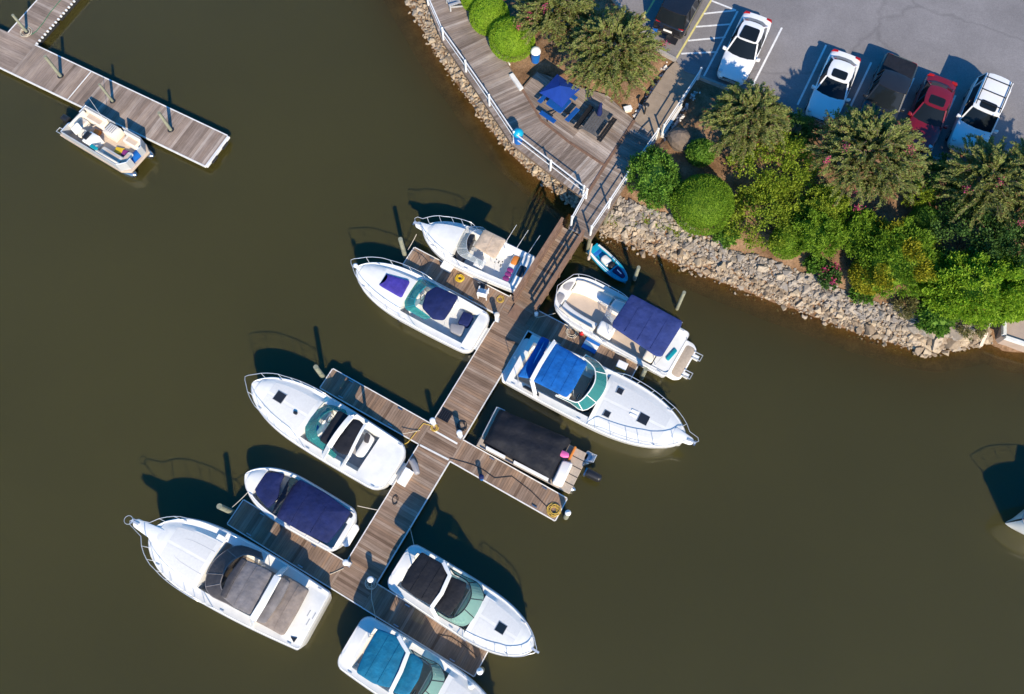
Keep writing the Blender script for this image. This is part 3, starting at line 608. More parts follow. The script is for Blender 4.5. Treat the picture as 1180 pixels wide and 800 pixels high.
# ================================================================== BOATS
class Boat:
    def __init__(s, name, label, bow, sa, sb, zs=.85, zb=1.3, zst=.85, sf=.9, p=2.2, q=.8, hullmat='gel', railmat='gel_grey', group='boats moored along the floating dock', cat='motorboat', knee=.5, beam=None, rs=0):
        A, B, W = P(*sa, WATER+zst), P(*sb, WATER+zst), P(*bow, WATER+zb)
        o = (A+B)/2; o.z = WATER; s.fr = Frame(o, math.atan2(W.y-o.y, W.x-o.x)); s.L_ = math.hypot(W.x-o.x, W.y-o.y)
        ya, yb = s.fr.loc(A)[1], s.fr.loc(B)[1]; s.B = beam or abs(ya-yb)/sf; s.zs, s.zb, s.sf, s.p, s.q, s.knee, s.rs = zs, zb, sf, p, q, knee, rs
        s.e = empty(name, o, s.fr.rz, label, cat, group); s.hullmat, s.railmat = hullmat, railmat
        s.hull()
    def hb(s, x):
        t = min(1, max(0, x/s.L_)); k = s.knee
        if t <= k:
            r = s.rs; cut = r-math.sqrt(max(0, r*r-(r-x)**2)) if 0 <= x < r else 0
            return s.B/2*(s.sf+(1-s.sf)*math.sin(math.pi/2*t/k))-cut
        u = (t-k)/(1-k); return s.B/2*max(.0, 1-u**s.p)**s.q
    def sh(s, x): t = min(1, max(0, x/s.L_)); return s.zs+(s.zb-s.zs)*t**1.5
    def L(s, q, z): return s.fr.L(q, z)
    def X(s, q, z=.9): return s.fr.L(q, z)[0]
    def hull(s):
        xs = [0]+[s.rs*k for k in (.03, .1, .22, .4, .7) if s.rs]+[s.L_*(i/22) for i in range(2 if s.rs else 1, 20)]+[s.L_*k for k in (.93, .96, .98, .993, .999)]; rings = []
        for x in xs:
            b, z = s.hb(x), s.sh(x); t = x/s.L_; rk = max(0, t-.55)/.45; bw = b*(.86-.42*rk); kz = -.38+.5*rk**2
            rings.append([(x, b, z-.03), (x, b*(1-.05*rk), z*.62), (x-.0*rk, bw*1.02, .12+.12*rk), (x, bw*.9, -.02+.1*rk), (x, 0, kz)]+[(x, -bw*.9, -.02+.1*rk), (x, -bw*1.02, .12+.12*rk), (x, -b*(1-.05*rk), z*.62), (x, -b, z-.03)])
        m = M(); m.loft(rings, cap=False, ring_closed=False); m.f.append(tuple(range(9))); m.build('hull', s.hullmat, s.e, 40)
        pts = [(x, s.hb(x)+.01, s.sh(x)-.05) for x in xs]; loop = pts+[(x, -y, z) for x, y, z in reversed(pts)]
        M().tube(loop, .032, 6, True).build('rub_rail', s.railmat, s.e, 60)
    def deck(s, zones, mat='gel_deck', corner=.12):
        """zones: (x0, x1, width share, inner height at x0 and x1 over the water, crown)"""
        xs = set([0.0]+[s.rs*k for k in (.03, .1, .22, .4, .7) if s.rs]+[s.L_*i/40 for i in range(1, 39)]+[s.L_*k for k in (.965, .982, .993, .998)])
        for a, b, *_ in zones:
            for e in (a+.012, b-.012): xs.add(min(s.L_*.998, max(0, e)))
        xs = sorted(xs); rings = []
        for x in xs:
            b, z = s.hb(x), s.sh(x); off = min(.09, b*.35); zo = zones[-1]
            for t in zones:
                if t[0] <= x <= t[1]: zo = t; break
            k = (x-zo[0])/(zo[1]-zo[0]) if zo[1] > zo[0] else 0; zi = zo[3]+(zo[4]-zo[3])*k; w = max(.01, min(b-off-.03, zo[2]*b)); cr = zo[5]; ww = max(w*.96, w-.07) if zi < z+.06 else w*.84
            half = [(b, z-.03), (b-off*.1, z+.02), (b-off*.5, z+.045), (b-off, z+.025), (w, z+.035), (ww, zi), (ww*.6, zi+cr*.62), (ww*.2, zi+cr*.97)]
            rings.append([(x, y, zz) for y, zz in half]+[(x, -y, zz) for y, zz in reversed(half)])
        m = M(); m.loft(rings, cap=False, ring_closed=False); m.f.append(tuple(range(len(rings[0]))))
        return m.build('deck', mat, s.e, 35)
    def pad(s, name, px, z0, z1, mat, ch=.03, smooth=2, crown=0, parent=None):
        return M().prism([s.L(q, z1) for q in px], z0, z1, ch, smooth, crown).build(name, mat, parent or s.e, 45)
    def lpad(s, name, poly, z0, z1, mat, ch=.03, smooth=2, crown=0, parent=None):
        return M().prism(poly, z0, z1, ch, smooth, crown).build(name, mat, parent or s.e, 45)
    def nonskid(s, x0, x1, wt, crown=.07):
        for sg in (1, -1):
            rg = []
            for i in range(15):
                x = x0+(x1-x0)*i/14; bb = s.hb(x); ww = min(bb-.12, wt*bb)*.84; zi = s.trunk(x)-crown*.8
                if ww < .2: break
                zf = lambda y: zi+crown*(.97-.35*max(0, y/ww-.2)/.4 if y < ww*.6 else .62*(1-(y/ww-.6)/.4))
                rg.append([(x, sg*y, zf(y)+.005) for y in (.07, ww*.2+.05, ww*.4, ww*.6, ww*.8, ww*.93)])
            if len(rg) > 2: M().loft(rg, cap=False, ring_closed=False).build('nonskid_panel', 'nonskid', s.e, 40)
    def canvas(s, name, px, z, mat, crown=.12, drop=.08, smooth=2, parent=None, legs=True, zl=None, seams=0):
        p = ccw([s.L(q, z) for q in px]); m = M(); m.prism(p, z-drop, z, .04, smooth, crown); o = m.build(name, mat, parent or s.e, 50)
        if seams:
            x0, x1 = min(a[0] for a in p), max(a[0] for a in p); cx = sum(a[0] for a in p)/len(p); cy = sum(a[1] for a in p)/len(p)
            for i in range(seams):
                x = x0+(x1-x0)*(i+1)/(seams+1); ys = []
                for j in range(len(p)):
                    a, b = p[j], p[(j+1) % len(p)]
                    if (a[0]-x)*(b[0]-x) < 0: t = (x-a[0])/(b[0]-a[0]); ys.append(a[1]+(b[1]-a[1])*t)
                if len(ys) < 2: continue
                lo, hi = min(ys)*.9, max(ys)*.9; hx = abs(x-cx)/max(.1, (x1-x0)/2); pts = []
                for k in range(9):
                    y = lo+(hi-lo)*k/8; r = max(hx, abs(y-cy)/max(.1, (hi-lo)/2/.9)); pts.append((x, y, z+crown*(1-min(1, r)**2)+.004))
                M().tube(pts, .014, 5).build('seam', mat, o)
        if legs:
            for q in (p[0], p[len(p)//4], p[len(p)//2], p[3*len(p)//4]):
                zz = zl if zl is not None else s.sh(q[0]); y = math.copysign(min(abs(q[1]), s.hb(q[0])-.06), q[1])
                M().tube([(q[0]*.97, q[1]*.95, z-.03), (q[0]+.1, y, zz)], .016, 5).build('support_tube', 'steel', o)
        return o
    def windshield(s, base, zb, top, zt, gmat, fmat='white_plastic', r=.022, mull=None):
        def dense(pts, k=3):
            out = []; n = len(pts)
            for i in range(n-1):
                p0, p1, p2, p3 = [Vector(pts[min(n-1, max(0, j))]) for j in (i-1, i, i+1, i+2)]
                for t in [j/k for j in range(k)]: out.append(.5*((2*p1)+(-p0+p2)*t+(2*p0-5*p1+4*p2-p3)*t*t+(-p0+3*p1-3*p2+p3)*t**3))
            return out+[Vector(pts[-1])]
        b = [(*s.L(q, zb), zb) for q in base]; t = [(*s.L(q, zt), zt) for q in top]; n0 = len(b); k = 3 if n0 > 3 else 1
        b, t = dense(b, k), dense(t, k); m = M(); m.tube(t, r, 6); m.tube(b, r*.9, 6); mi = mull if mull is not None else sorted({0, n0-1, 2*(n0-1)//7, 3*(n0-1)//7+1, 5*(n0-1)//7})
        for i in mi: m.tube([b[i*k], t[i*k]], r*.9, 5)
        o = m.build('windshield', fmat, s.e, 50)
        for i in range(len(b)-1):
            a0, a1, c1, c0 = [Vector(v) for v in (b[i], b[i+1], t[i+1], t[i])]; n = (a1-a0).cross(c0-a0).normalized()*.006
            M().loft([[a0-n, a1-n, c1-n, c0-n], [a0+n, a1+n, c1+n, c0+n]]).build('pane', gmat, o)
        return o
    def rail(s, x0, x1, h=.55, n=6, inn=.07, pulpit=0, both=True, mat='steel', r=.017):
        pts = []; N = 16
        for i in range(N+1):
            x = x0+(x1-x0)*i/N; y = max(.06, s.hb(min(x, s.L_*.985))-inn); k = min(1, i/2.5); pts.append((x+(.12 if i > N*.7 else 0), y, s.sh(x)+.04+h*k))
        if pulpit: pts.append((s.L_+pulpit, .14, s.sh(s.L_)+h+.05)); pts.append((s.L_+pulpit+.1, 0, s.sh(s.L_)+h+.05))
        else: pts.append((s.L_+.1, 0, s.sh(s.L_)+.04+h))
        m = M(); full = pts+[(x, -y, z) for x, y, z in reversed(pts[:-1])]; m.tube(full, r, 6); o = m.build('bow_rail', mat, s.e, 60)
        for i in range(1, n+1):
            k = round(N*i/(n+.4)); x, y, z = pts[k]
            for sg in (1, -1): M().tube([(x, sg*y, z), (x-.1, sg*max(.03, s.hb(min(x-.1, s.L_*.98))-.06), s.sh(x)+.03)], r*.8, 5).build('stanchion', mat, o)
        return o
    def hatch(s, q, d, zoff=.03, mat='smoke', frame='gel_grey', rz=0):
        x, y = s.L(q, s.ztop(q)); z = s.ztop(q)
        o = M().box((x, y, z), (d+.07, d+.07, .05), rz, .02).build('hatch', frame, s.e); M().box((x, y, z+.03), (d, d, .02), rz, .008).build('hatch_glass', mat, o); return o
    def ztop(s, q): return s.trunk(s.X(q, 1.3)) if hasattr(s, 'trunk') else s.sh(s.X(q, 1.2))+.06
    def pulpit(s, tip, zt, w=.2, mat='gel'):
        x, y = s.L(tip, zt); L = s.L_
        o = M().prism([(L-.7, -w*1.3), (x-.12, -w*.75), (x, -w*.4), (x, w*.4), (x-.12, w*.75), (L-.7, w*1.3)], s.zb-.0, s.zb+.09, .03, 1).build('bow_pulpit', mat, s.e, 45)
        M().box((x-.1, 0, s.zb+.12), (.42, .1, .05)).build('anchor', 'steel', o); M().box((x+.08, 0, s.zb+.06), (.1, .26, .05)).build('anchor_fluke', 'alu', o)
    def cleats(s, xs):
        for x in xs:
            for sg in (1, -1): M().box((x, sg*(s.hb(x)-.12), s.sh(x)+.07), (.2, .03, .03)).build('cleat', 'steel', s.e)
    def platform(s, d, z=.34, mat='gel', wf=.93, r=.3):
        w = s.hb(0)*wf; o = s.lpad('swim_platform', [(.02, -w), (-d*.6, -w), (-d, -w*.8), (-d, w*.8), (-d*.6, w), (.02, w)], z-.1, z, mat, .03, 1)
        return o
    def seat(s, x, y, z0, mat='vinyl_white', w=.5, back=True, face=1):
        o = M().box((x, y, z0+.22), (w, w, .44), 0, .05).build('helm_seat', mat, s.e, 45)
        if back: M().box((x-face*w*.5, y, z0+.55), (.12, w, .5), 0, .04).build('seat_back', mat, o, 45)
        return o
    def wheel(s, x, y, z, r=.19):
        pts = [(x+.06*math.sin(t), y+r*math.cos(t), z+r*math.sin(t)*.85) for t in np.linspace(0, 2*math.pi, 13)[:-1]]
        o = M().tube(pts, .018, 5, True).build('steering_wheel', 'black', s.e, 60); M().tube([(x, y-r, z), (x, y+r, z)], .012, 5).build('spoke', 'steel', o)
    def arch(s, px, z, wd=.3, h=.08, mat='gel', zl=None):
        """radar arch: top beam traced through px at height z, legs down to the deck at both ends"""
        p = [(*s.L(q, z), z) for q in px]; m = M(); n = len(p); cv = []
        for i in range(n-1):
            for t in (0, .5): cv.append(Vector(p[i]).lerp(Vector(p[i+1]), t))
        cv.append(Vector(p[-1])); rg = []
        for i, c in enumerate(cv):
            d = (cv[min(i+1, len(cv)-1)]-cv[max(i-1, 0)]).normalized(); sd = Vector((d.y, -d.x, 0)); up = Vector((0, 0, 1)); zz = Vector((0, 0, .12*(1-(2*i/(len(cv)-1)-1)**2)))
            rg.append([c+zz+sd*a*wd/2+up*e*h/2 for a, e in ((-1, -.3), (-.8, 1), (.8, 1), (1, -.3), (.6, -1), (-.6, -1))])
        m.loft(rg)
        for e in (p[0], p[-1]):
            zz = zl if zl is not None else s.sh(e[0]); m.beam((e[0], e[1], z+.03), (e[0]+.35, math.copysign(s.hb(e[0])-.12, e[1]), zz), wd*.9, .07)
        return m.build('radar_arch', mat, s.e, 40)
def std_zones(b, ck, floor=.42, h=.32, wa=.8, wc=.68, wt=.78, aft=None, tip=.96, crown=.07):
    xa, xf = b.X(ck[0]), b.X(ck[1]); L = b.L_
    b.trunk = lambda x: b.sh(x)+.05+h*max(0, min(1, (L*tip-x)/(L*tip-xf)))**.6+crown*.8
    zs = []
    if xa > .05: zs.append((0, xa, wa, (aft or b.zs+.1), (aft or b.zs+.1), .02))
    zs.append((xa, xf, wc, floor, floor, .0)); n = 7
    for i in range(n):
        x0, x1 = xf+(L*tip-xf)*i/n, xf+(L*tip-xf)*(i+1)/n; f = lambda x: b.trunk(x)-crown*.8
        zs.append((x0, x1, wt, f(x0), f(x1), crown))
    zs.append((L*tip, L, .5, b.sh(L)+.04, b.sh(L)+.04, .01)); return zs, xa, xf
def floor(b, xa, xf, z=.425, mat='floor_tan', wc=.66):
    n = 8; p = [(xa+.03+(xf-xa-.06)*i/n, b.hb(xa+(xf-xa)*i/n)*wc*.94-.09) for i in range(n+1)]; q = p+[(x, -y) for x, y in reversed(p)]
    M().prism(q, z, z+.012).build('cockpit_floor', mat, b.e)

# ---- B: cruiser with the tan bimini
b = Boat('cabin_cruiser', 'white cruiser with a tan bimini top moored nearest the gangway', (488, 262), (598, 337), (617, 303), .85, 1.35, .5, .93, 2.5, .66, cat='cruiser', beam=2.5, rs=.15)
z, xa, xf = std_zones(b, ((592, 318), (530, 282)), wc=.72); b.deck(z); floor(b, xa, xf, mat='nonskid'); b.platform(.35)
b.pulpit((479, 257), 1.45, .24); b.rail(b.L_*.55, b.L_*.99, .6, 5, .05, .35)
b.windshield([(556, 262), (542, 261), (532, 266), (527, 276), (526, 286), (530, 294), (541, 300), (556, 307)], 1.25, [(561, 266), (550, 265), (542, 269), (538, 277), (538, 286), (541, 292), (549, 297), (560, 303)], 1.75, 'glass_clear', 'steel', .016)
b.canvas('bimini_top', [(558, 263.5), (583.5, 276), (570.4, 298.4), (545.5, 283.3)], 2.3, 'canvas_tan', .05, .06, 1, seams=1)
b.lpad('dashboard', [(xf-.55, -.95), (xf-.1, -.7), (xf-.1, .7), (xf-.55, .95)], .45, 1.1, 'smoke', .05, 1); b.wheel(xf-.7, -.4, 1.05)
b.seat(xf-1.4, -.5, .43); b.seat(xf-1.4, .5, .43); b.lpad('rear_bench', [(xa+.05, -1.0), (xa+.55, -1.0), (xa+.55, 1.0), (xa+.05, 1.0)], .43, .85, 'vinyl_white', .06, 1)
b.lpad('side_bench', [(xa+.6, -1.12), (xf-1.9, -1.12), (xf-1.9, -.75), (xa+.6, -.75)], .43, .8, 'vinyl_white', .05, 1)
b.lpad('towel', [(xa+.1, -.8), (xa+.5, -.75), (xa+.5, -.2), (xa+.1, -.25)], .855, .90, 'orange', .02, 1); 
for i in range(3): b.lpad('cushion', [(xa+.14, .05+.27*i), (xa+.5, .05+.27*i), (xa+.5, .27+.27*i), (xa+.14, .27+.27*i)], .855, .95, 'magenta', .03, 1)
b.lpad('engine_hatch', [(.15, -.35), (xa-.08, -.35), (xa-.08, .35), (.15, .35)], .9, .99, 'smoke', .03, 1)
for sg, x in ((-1, 1.2), (-1, 1.9), (-1, .5)): M().tube([(x, sg*(b.hb(x)-.1), .85), (x-.35, sg*(b.hb(x)+.75), 1.9)], .014, 5).build('fishing_rod', 'steel', b.e)
for k in range(7): M().lathe((xa+1.0+.18*(k % 3), -.3+.14*(k//3)+.05*(k % 2), .44), [(.035, 0), (.035, .02), (.03, .025)], 8).build('cup_holder', 'black', b.e)
b.cleats([.3, b.L_*.5, b.L_*.85])
# ---- C: purple sunpad, navy canopy
b = Boat('cabin_cruiser', 'white cruiser with a purple foredeck sunpad and navy canopy', (411, 308), (565, 368), (542, 404), .85, 1.3, .85, .93, 2.6, .66, cat='cruiser', beam=2.7, rs=.5)
z, xa, xf = std_zones(b, ((541, 381), (469, 347)), h=.2, wc=.7); b.deck(z); floor(b, xa, xf, mat='nonskid'); b.platform(.35)
b.rail(b.L_*.42, b.L_*.97, .6, 4, .06, .12); b.windshield([(503, 329), (486, 322), (475, 330), (468, 342), (467, 354), (473, 359), (490, 368)], 1.2, [(507, 333), (494, 329), (485, 335.5), (478.5, 345), (478, 352), (482, 356), (496, 366)], 1.62, 'glass_teal', 'teal_plastic', .02)
b.pad('sun_pad', [(444, 315), (449, 316.5), (472.5, 323.7), (462.5, 343), (440, 330.5), (436, 327.5), (443, 324), (446, 319)], 1.3, 1.45, 'canvas_purple', .04, 1)
b.canvas('bimini_top', [(502.7, 329.5), (528.6, 341), (519, 358), (511.4, 369), (498.4, 367.6), (486, 354), (491, 336.7)], 1.95, 'canvas_navy', .12, .08, 1)
b.lpad('dashboard', [(xf-.5, -.8), (xf-.1, -.5), (xf-.1, .5), (xf-.5, .8)], .45, 1.12, 'vinyl_white', .05, 1); b.wheel(xf-.65, -.3, 1.05)
b.pad('rear_seat', [(534, 358), (546, 363), (539, 376), (527, 372)], .43, .82, 'canvas_navy', .05, 1); b.pad('side_seat', [(519, 372), (536, 375), (531, 387), (518, 381)], .43, .78, 'vinyl_grey', .05, 1)
b.seat(xf-1.6, -.35, .43); M().lathe((b.L_+.05, 0, 1.45), [(.02, -.14), (.13, -.05), (.14, .03), (.07, .12), (.01, .14)], 12).build('mooring_ball', 'white_plastic', b.e, 60); b.cleats([.4, b.L_*.5, b.L_*.88])
# ---- D: deck boat with the navy bimini
b = Boat('deck_boat', 'deck boat with a rounded open bow and large indigo bimini', (644, 333), (769, 436), (791, 385), .75, .85, .6, .97, 4.5, .5, cat='deck boat', knee=.6, beam=2.95, rs=.2)
xm = b.X((707, 365)); zz = [(0, .9, .85, .72, .72, 0), (.9, xm-.4, .86, .36, .36, 0), (xm-.4, xm+.5, .86, .36, .36, 0), (xm+.5, b.L_-.55, .80, .36, .36, 0), (b.L_-.55, b.L_, .7, .8, .8, .01)]; b.deck(zz); floor(b, .9, b.L_-.6, .365, 'vinyl_tan', .8)
for sg in (1, -1):
    xs = np.linspace(xm+.55, b.L_-.6, 7); out = [(x, sg*(b.hb(x)*.78)) for x in xs]; inn = [(x, sg*max(.1, b.hb(x)*.78-.55)) for x in reversed(xs)]
    b.lpad('bow_lounge', out+inn, .37, .72, 'vinyl_white', .06, 0); b.lpad('lounge_back', [(x, sg*b.hb(x)*.80) for x in xs]+[(x, sg*(b.hb(x)*.80-.13)) for x in reversed(xs)], .5, .98, 'vinyl_cream', .04, 0)
    b.lpad('bow_step', [(b.L_-.5, sg*.15), (b.L_-.12, sg*.15), (b.L_-.14, sg*.75), (b.L_-.5, sg*.85)], .83, .87, 'floor_grey', .01, 1)
    b.lpad('console', [(xm-.45, sg*.42), (xm+.45, sg*.42), (xm+.4, sg*1.05), (xm-.45, sg*1.1)], .37, 1.05, 'gel', .08, 1)
b.windshield([(705, 372), (697, 363), (701, 352)], 1.05, [(710, 372), (703, 364), (706, 354)], 1.4, 'glass_clear', 'steel', .014); b.windshield([(707, 343), (719, 347)], 1.05, [(710, 346), (722, 350)], 1.4, 'glass_clear', 'steel', .014)
b.lpad('walkthrough_mat', [(xm-.5, -.38), (xm+.5, -.38), (xm+.5, .38), (xm-.5, .38)], .378, .39, 'floor_grey', 0, 0)
b.canvas('bimini_top', [(728, 338.4), (786.7, 370), (785, 376), (763, 410.7), (756, 410), (705.4, 375.8), (706, 371)], 2.3, 'canvas_indigo', .10, .1, 1, seams=3)
b.wheel(xm-.6, -.75, .95); b.seat(xm-1.2, -.75, .37); b.lpad('rear_bench', [(.95, -1.1), (1.5, -1.1), (1.5, 1.1), (.95, 1.1)], .37, .82, 'vinyl_cream', .06, 1); b.platform(.75, .36, 'gel', .95); b.lpad('platform_mat', [(-.68, -.95), (-.15, -.95), (-.15, .95), (-.68, .95)], .361, .372, 'floor_tan')
for y, k in ((.55, 0), (-.6, 1)): M().box((-.85, y, .1), (.4, .2, .55), 0, .05).build('outdrive', 'white_plastic', b.e); M().tube([(-.7, y-.18, .4), (-1.15, y-.18, .45), (-1.15, y+.18, .45), (-.7, y+.18, .4)], .03, 6).build('boarding_ladder', 'steel', b.e)
b.lpad('stern_cushion', [(.1, -.2), (.3, -.25), (.45, .5), (.25, .55)], .74, .8, 'teal_plastic', .02, 1)
b.rail(b.L_*.5, b.L_*.94, .28, 4, .05); b.cleats([.4, b.L_*.5])
# ---- E: blue canvas express cruiser, bow to the right
b = Boat('cabin_cruiser', 'large white cruiser with bright blue canvas, bow pointing right', (790, 506), (611, 385), (585, 441), 1.0, 1.5, 1.0, .93, 2.6, .66, hullmat='gel', cat='cruiser', beam=3.2)
z, xa, xf = std_zones(b, ((604, 416), (694, 452)), h=.12, wc=.74, wt=.86); b.deck(z); floor(b, xa, xf, mat='floor_tan', wc=.68); b.platform(.45, .38)
b.pulpit((798, 512), 1.6, .26); b.rail(b.L_*.5, b.L_*.985, .62, 6, .06, .45)
b.windshield([(675, 409), (690, 418), (698.5, 431), (698, 447), (687, 464), (671.5, 473), (657, 464), (640, 456)], 1.5, [(672, 412), (682, 420.5), (686, 428), (685, 441), (676, 455), (666, 463.5), (656, 461), (641, 455)], 2.1, 'glass_teal', 'gel', .03)
b.canvas('canopy', [(636.5, 393), (656, 404), (677.5, 418), (671, 430), (662, 447), (653, 458), (633, 448), (613, 438), (618, 428), (628, 410)], 2.75, 'canvas_blue', .10, .1, 1, seams=3)
b.canvas('aft_canopy', [(624, 387), (634, 392), (622, 417), (611, 436), (596, 433.5), (612, 408)], 2.3, 'canvas_blue', .06, .1, 1, seams=1)
b.arch([(639, 394), (632, 405), (622, 421), (612.5, 438)], 2.8, .22, .09)
b.lpad('dashboard', [(xf-.8, -1.0), (xf-.15, -.75), (xf-.15, .75), (xf-.8, 1.0)], .45, 1.3, 'smoke', .08, 1); b.wheel(xf-.95, -.5, 1.3); b.seat(xf-1.6, -.5, .43)
b.nonskid(xf+.25, b.L_*.88, .86); b.hatch((714.5, 451), .30); b.hatch((699.3, 477.3), .30); b.hatch((741.4, 483.2), .5)
for y in (.1, -.12): M().prism([(b.X((722, 494), 1.8)-.2, y-.05), (b.X((722, 494), 1.8)+.2, y-.08), (b.X((722, 494), 1.8)+.2, y+.08), (b.X((722, 494), 1.8)-.2, y+.05)], b.ztop((722, 494))-.05, b.ztop((722, 494))+.05, .02, 1).build('deck_vent', 'white_plastic', b.e)
b.lpad('side_window', [(xa+.6, -b.hb(xa+1)*.86), (xa+1.6, -b.hb(xa+1)*.9), (xa+1.5, -b.hb(xa+1)*.80), (xa+.7, -b.hb(xa+1)*.78)], 1.02, 1.25, 'smoke', .03, 1); b.cleats([.4, b.L_*.45, b.L_*.86])
# ---- G: black arch canvas cruiser, mid left
b = Boat('cabin_cruiser', 'white cruiser with black canvas patches and a teal windshield, mid left', (291, 441), (467, 526), (444, 560), 1.0, 1.45, .9, .92, 2.7, .64, cat='cruiser', beam=2.85, rs=.62)
z, xa, xf = std_zones(b, ((424, 526), (357, 492)), h=.16, wc=.72, wt=.84, aft=1.05); b.deck(z); floor(b, xa, xf, mat='floor_grey'); b.platform(.2)
b.rail(b.L_*.52, b.L_*.975, .6, 6, .05, .12); b.windshield([(398, 473), (381, 467), (365, 473), (354, 486), (352, 498), (355, 506), (362, 511), (385, 528)], 1.42, [(400, 477), (386, 472), (374, 477), (366, 487), (364, 496), (366, 503), (371, 508), (388, 524)], 1.9, 'glass_teal', 'glass_teal', .02)
b.canvas('front_canvas', [(389.6, 472.5), (402, 478.5), (390, 497), (376.5, 513), (367.5, 507), (378, 490)], 2.25, 'canvas_black', .05, .06, 1); 
b.canvas('rear_canvas', [(406.5, 482.3), (414, 484), (420, 490), (412, 506), (400, 524.5), (390, 522), (383, 514.4), (387, 505), (396, 497), (400, 488)], 2.35, 'canvas_black', .05, .06, 1, legs=False)
b.arch([(405, 480), (399, 488), (389, 501), (379, 515)], 2.42, .3, .09); b.arch([(421, 489), (414, 503), (402, 526)], 2.3, .16, .06)
b.lpad('dashboard', [(xf-.6, -.85), (xf-.15, -.6), (xf-.15, .6), (xf-.6, .85)], .45, 1.25, 'vinyl_white', .08, 1); b.lpad('dash_cover', [(xf-.55, .1), (xf-.2, .1), (xf-.2, .6), (xf-.55, .7)], 1.25, 1.28, 'blue_plastic', .01, 1); b.wheel(xf-.75, -.45, 1.25)
b.pad('cockpit_table', [(424, 498), (432, 505), (424, 520), (418, 527), (408, 524), (415, 513)], .44, .95, 'vinyl_white', .05, 1); b.seat(xf-1.5, -.45, .43, 'vinyl_white'); b.pad('bag', [(421, 498), (427, 501), (424, 511), (419, 509)], .96, 1.05, 'canvas_dgrey', .04, 1)
b.nonskid(xf+.25, b.L_*.88, .84); b.hatch((322.5, 457.8), .5); b.pad('windlass', [(339, 473), (343, 475), (341, 478), (337, 476)], b.ztop((340, 475))-.05, b.ztop((340, 475))+.12, 'smoke', .03, 1)
for q in ((438, 529), (446, 528), (436, 542), (433, 552), (451, 518)): x, y = b.L(q, 1.0); M().box((x, y, 1.0), (.06, .3, .05), .3, .02).build('deck_fitting', 'smoke', b.e)
b.cleats([.5, b.L_*.5, b.L_*.87])
# ---- H: navy covered bowrider
b = Boat('bowrider', 'small white bowrider under navy mooring covers', (283, 546), (411, 598), (389, 632), .72, .95, .72, .95, 2.5, .66, cat='bowrider', beam=2.38, rs=.5)
z, xa, xf = std_zones(b, ((396, 610), (300, 556)), h=.05, wc=.84, floor=.35, wt=.8); b.deck(z); b.platform(.3, .34)
b.canvas('bow_cover', [(290, 556), (301, 545.5), (314, 544), (328, 546), (323, 556), (320, 574), (308, 586), (296, 571)], .98, 'canvas_navy', .05, .16, 1, legs=False)
b.canvas('cockpit_cover', [(345, 552), (375, 568), (404, 589), (391, 608), (376, 626), (347, 613), (319.6, 597), (316, 588), (326, 572)], 1.12, 'canvas_navy', .22, .32, 1, legs=False, seams=2)
b.windshield([(336, 550), (331, 556), (325, 568), (318, 580), (314, 592)], .98, [(343, 553), (337, 560), (330, 572), (324, 583), (319, 594)], 1.32, 'glass_dark', 'smoke', .02)
M().box((.25, -.55, .82), (.12, .3, .08), 0, .02).build('stern_light', 'white_plastic', b.e); b.cleats([.3, b.L_*.45, b.L_*.86]); 
for k in range(5):
    for sg in (1, -1): x = .9+k*.75; M().box((x, sg*(b.hb(x)*.9), .8), (.03, .12, .02)).build('cover_strap', 'white_plastic', b.e)
# ---- I: the largest cruiser, grey canvas
b = Boat('cabin_cruiser', 'largest white cruiser with grey enclosure canvas at the lower left', (174, 612), (379, 687), (345, 745), 1.05, 1.6, 1.05, .86, 3.3, .6, cat='cruiser', beam=3.3, rs=.12)
z, xa, xf = std_zones(b, ((341, 705), (243, 660)), h=.22, wc=.72, wt=.78); b.deck(z); floor(b, xa, xf, mat='floor_tan', wc=.68)
b.pulpit((157, 595.5), 1.75, .28); b.rail(b.L_*.5, b.L_*.985, .62, 7, .05, .75)
b.windshield([(301, 637), (278, 629), (262, 634), (248, 645), (239, 661), (237, 676), (243, 686), (254, 692), (276, 702)], 1.6, [(303, 645), (286, 639), (273, 643), (263, 651), (257, 662), (254, 673), (257, 681), (263, 686), (280, 696)], 2.15, 'canvas_dgrey', 'canvas_grey', .03)
b.canvas('canopy', [(278.5, 643.5), (296, 650), (313.5, 659), (304, 682), (288, 709), (270, 700), (254.4, 687), (262, 668)], 2.75, 'canvas_grey', .10, .1, 1, seams=1)
b.pad('canopy_front', [(279, 642), (284, 646), (268, 672), (259, 690), (253, 687), (262, 664)], 2.6, 2.88, 'canvas_dgrey', .05, 1)
b.arch([(320, 664), (313, 678), (303, 696), (291, 714)], 2.75, .36, .1)
b.canvas('cockpit_cover', [(327, 662), (341, 670), (355, 679), (341, 706), (325, 733), (309, 724), (293, 715.6), (312, 688)], 1.75, 'canvas_taupe', .14, .3, 1, legs=False, seams=2)
b.canvas('cover_hood', [(324, 664), (334, 670), (322, 694), (304, 719), (292, 714.5), (310, 688)], 2.2, 'canvas_grey', .1, .2, 1, legs=False)
b.lpad('dashboard', [(xf-.8, -1.1), (xf-.2, -.8), (xf-.2, .8), (xf-.8, 1.1)], .45, 1.4, 'smoke', .08, 1)
b.nonskid(xf+.25, b.L_*.88, .78)
for sg in (1, -1):
    pts = [(x, sg*b.hb(x)*.35*min(1, (b.L_*.93-x)/1.5+.15), b.trunk(x)-.01) for x in np.linspace(xf+.1, b.L_*.9, 9)]; M().tube(pts, .014, 5).build('deck_seam', 'gel_grey', b.e)
x, y = b.L((338, 736), 1.2); M().prism([(x-.14, y-.1), (x+.16, y), (x-.1, y+.14)], 1.1, 1.2, .02).build('deck_fitting', 'smoke', b.e)
for q in ((356, 707), (362, 710), (355, 717)): x, y = b.L(q, 1.15); M().box((x, y, 1.17), (.05, .3, .03), 0, .01).build('deck_fitting', 'gel_grey', b.e)
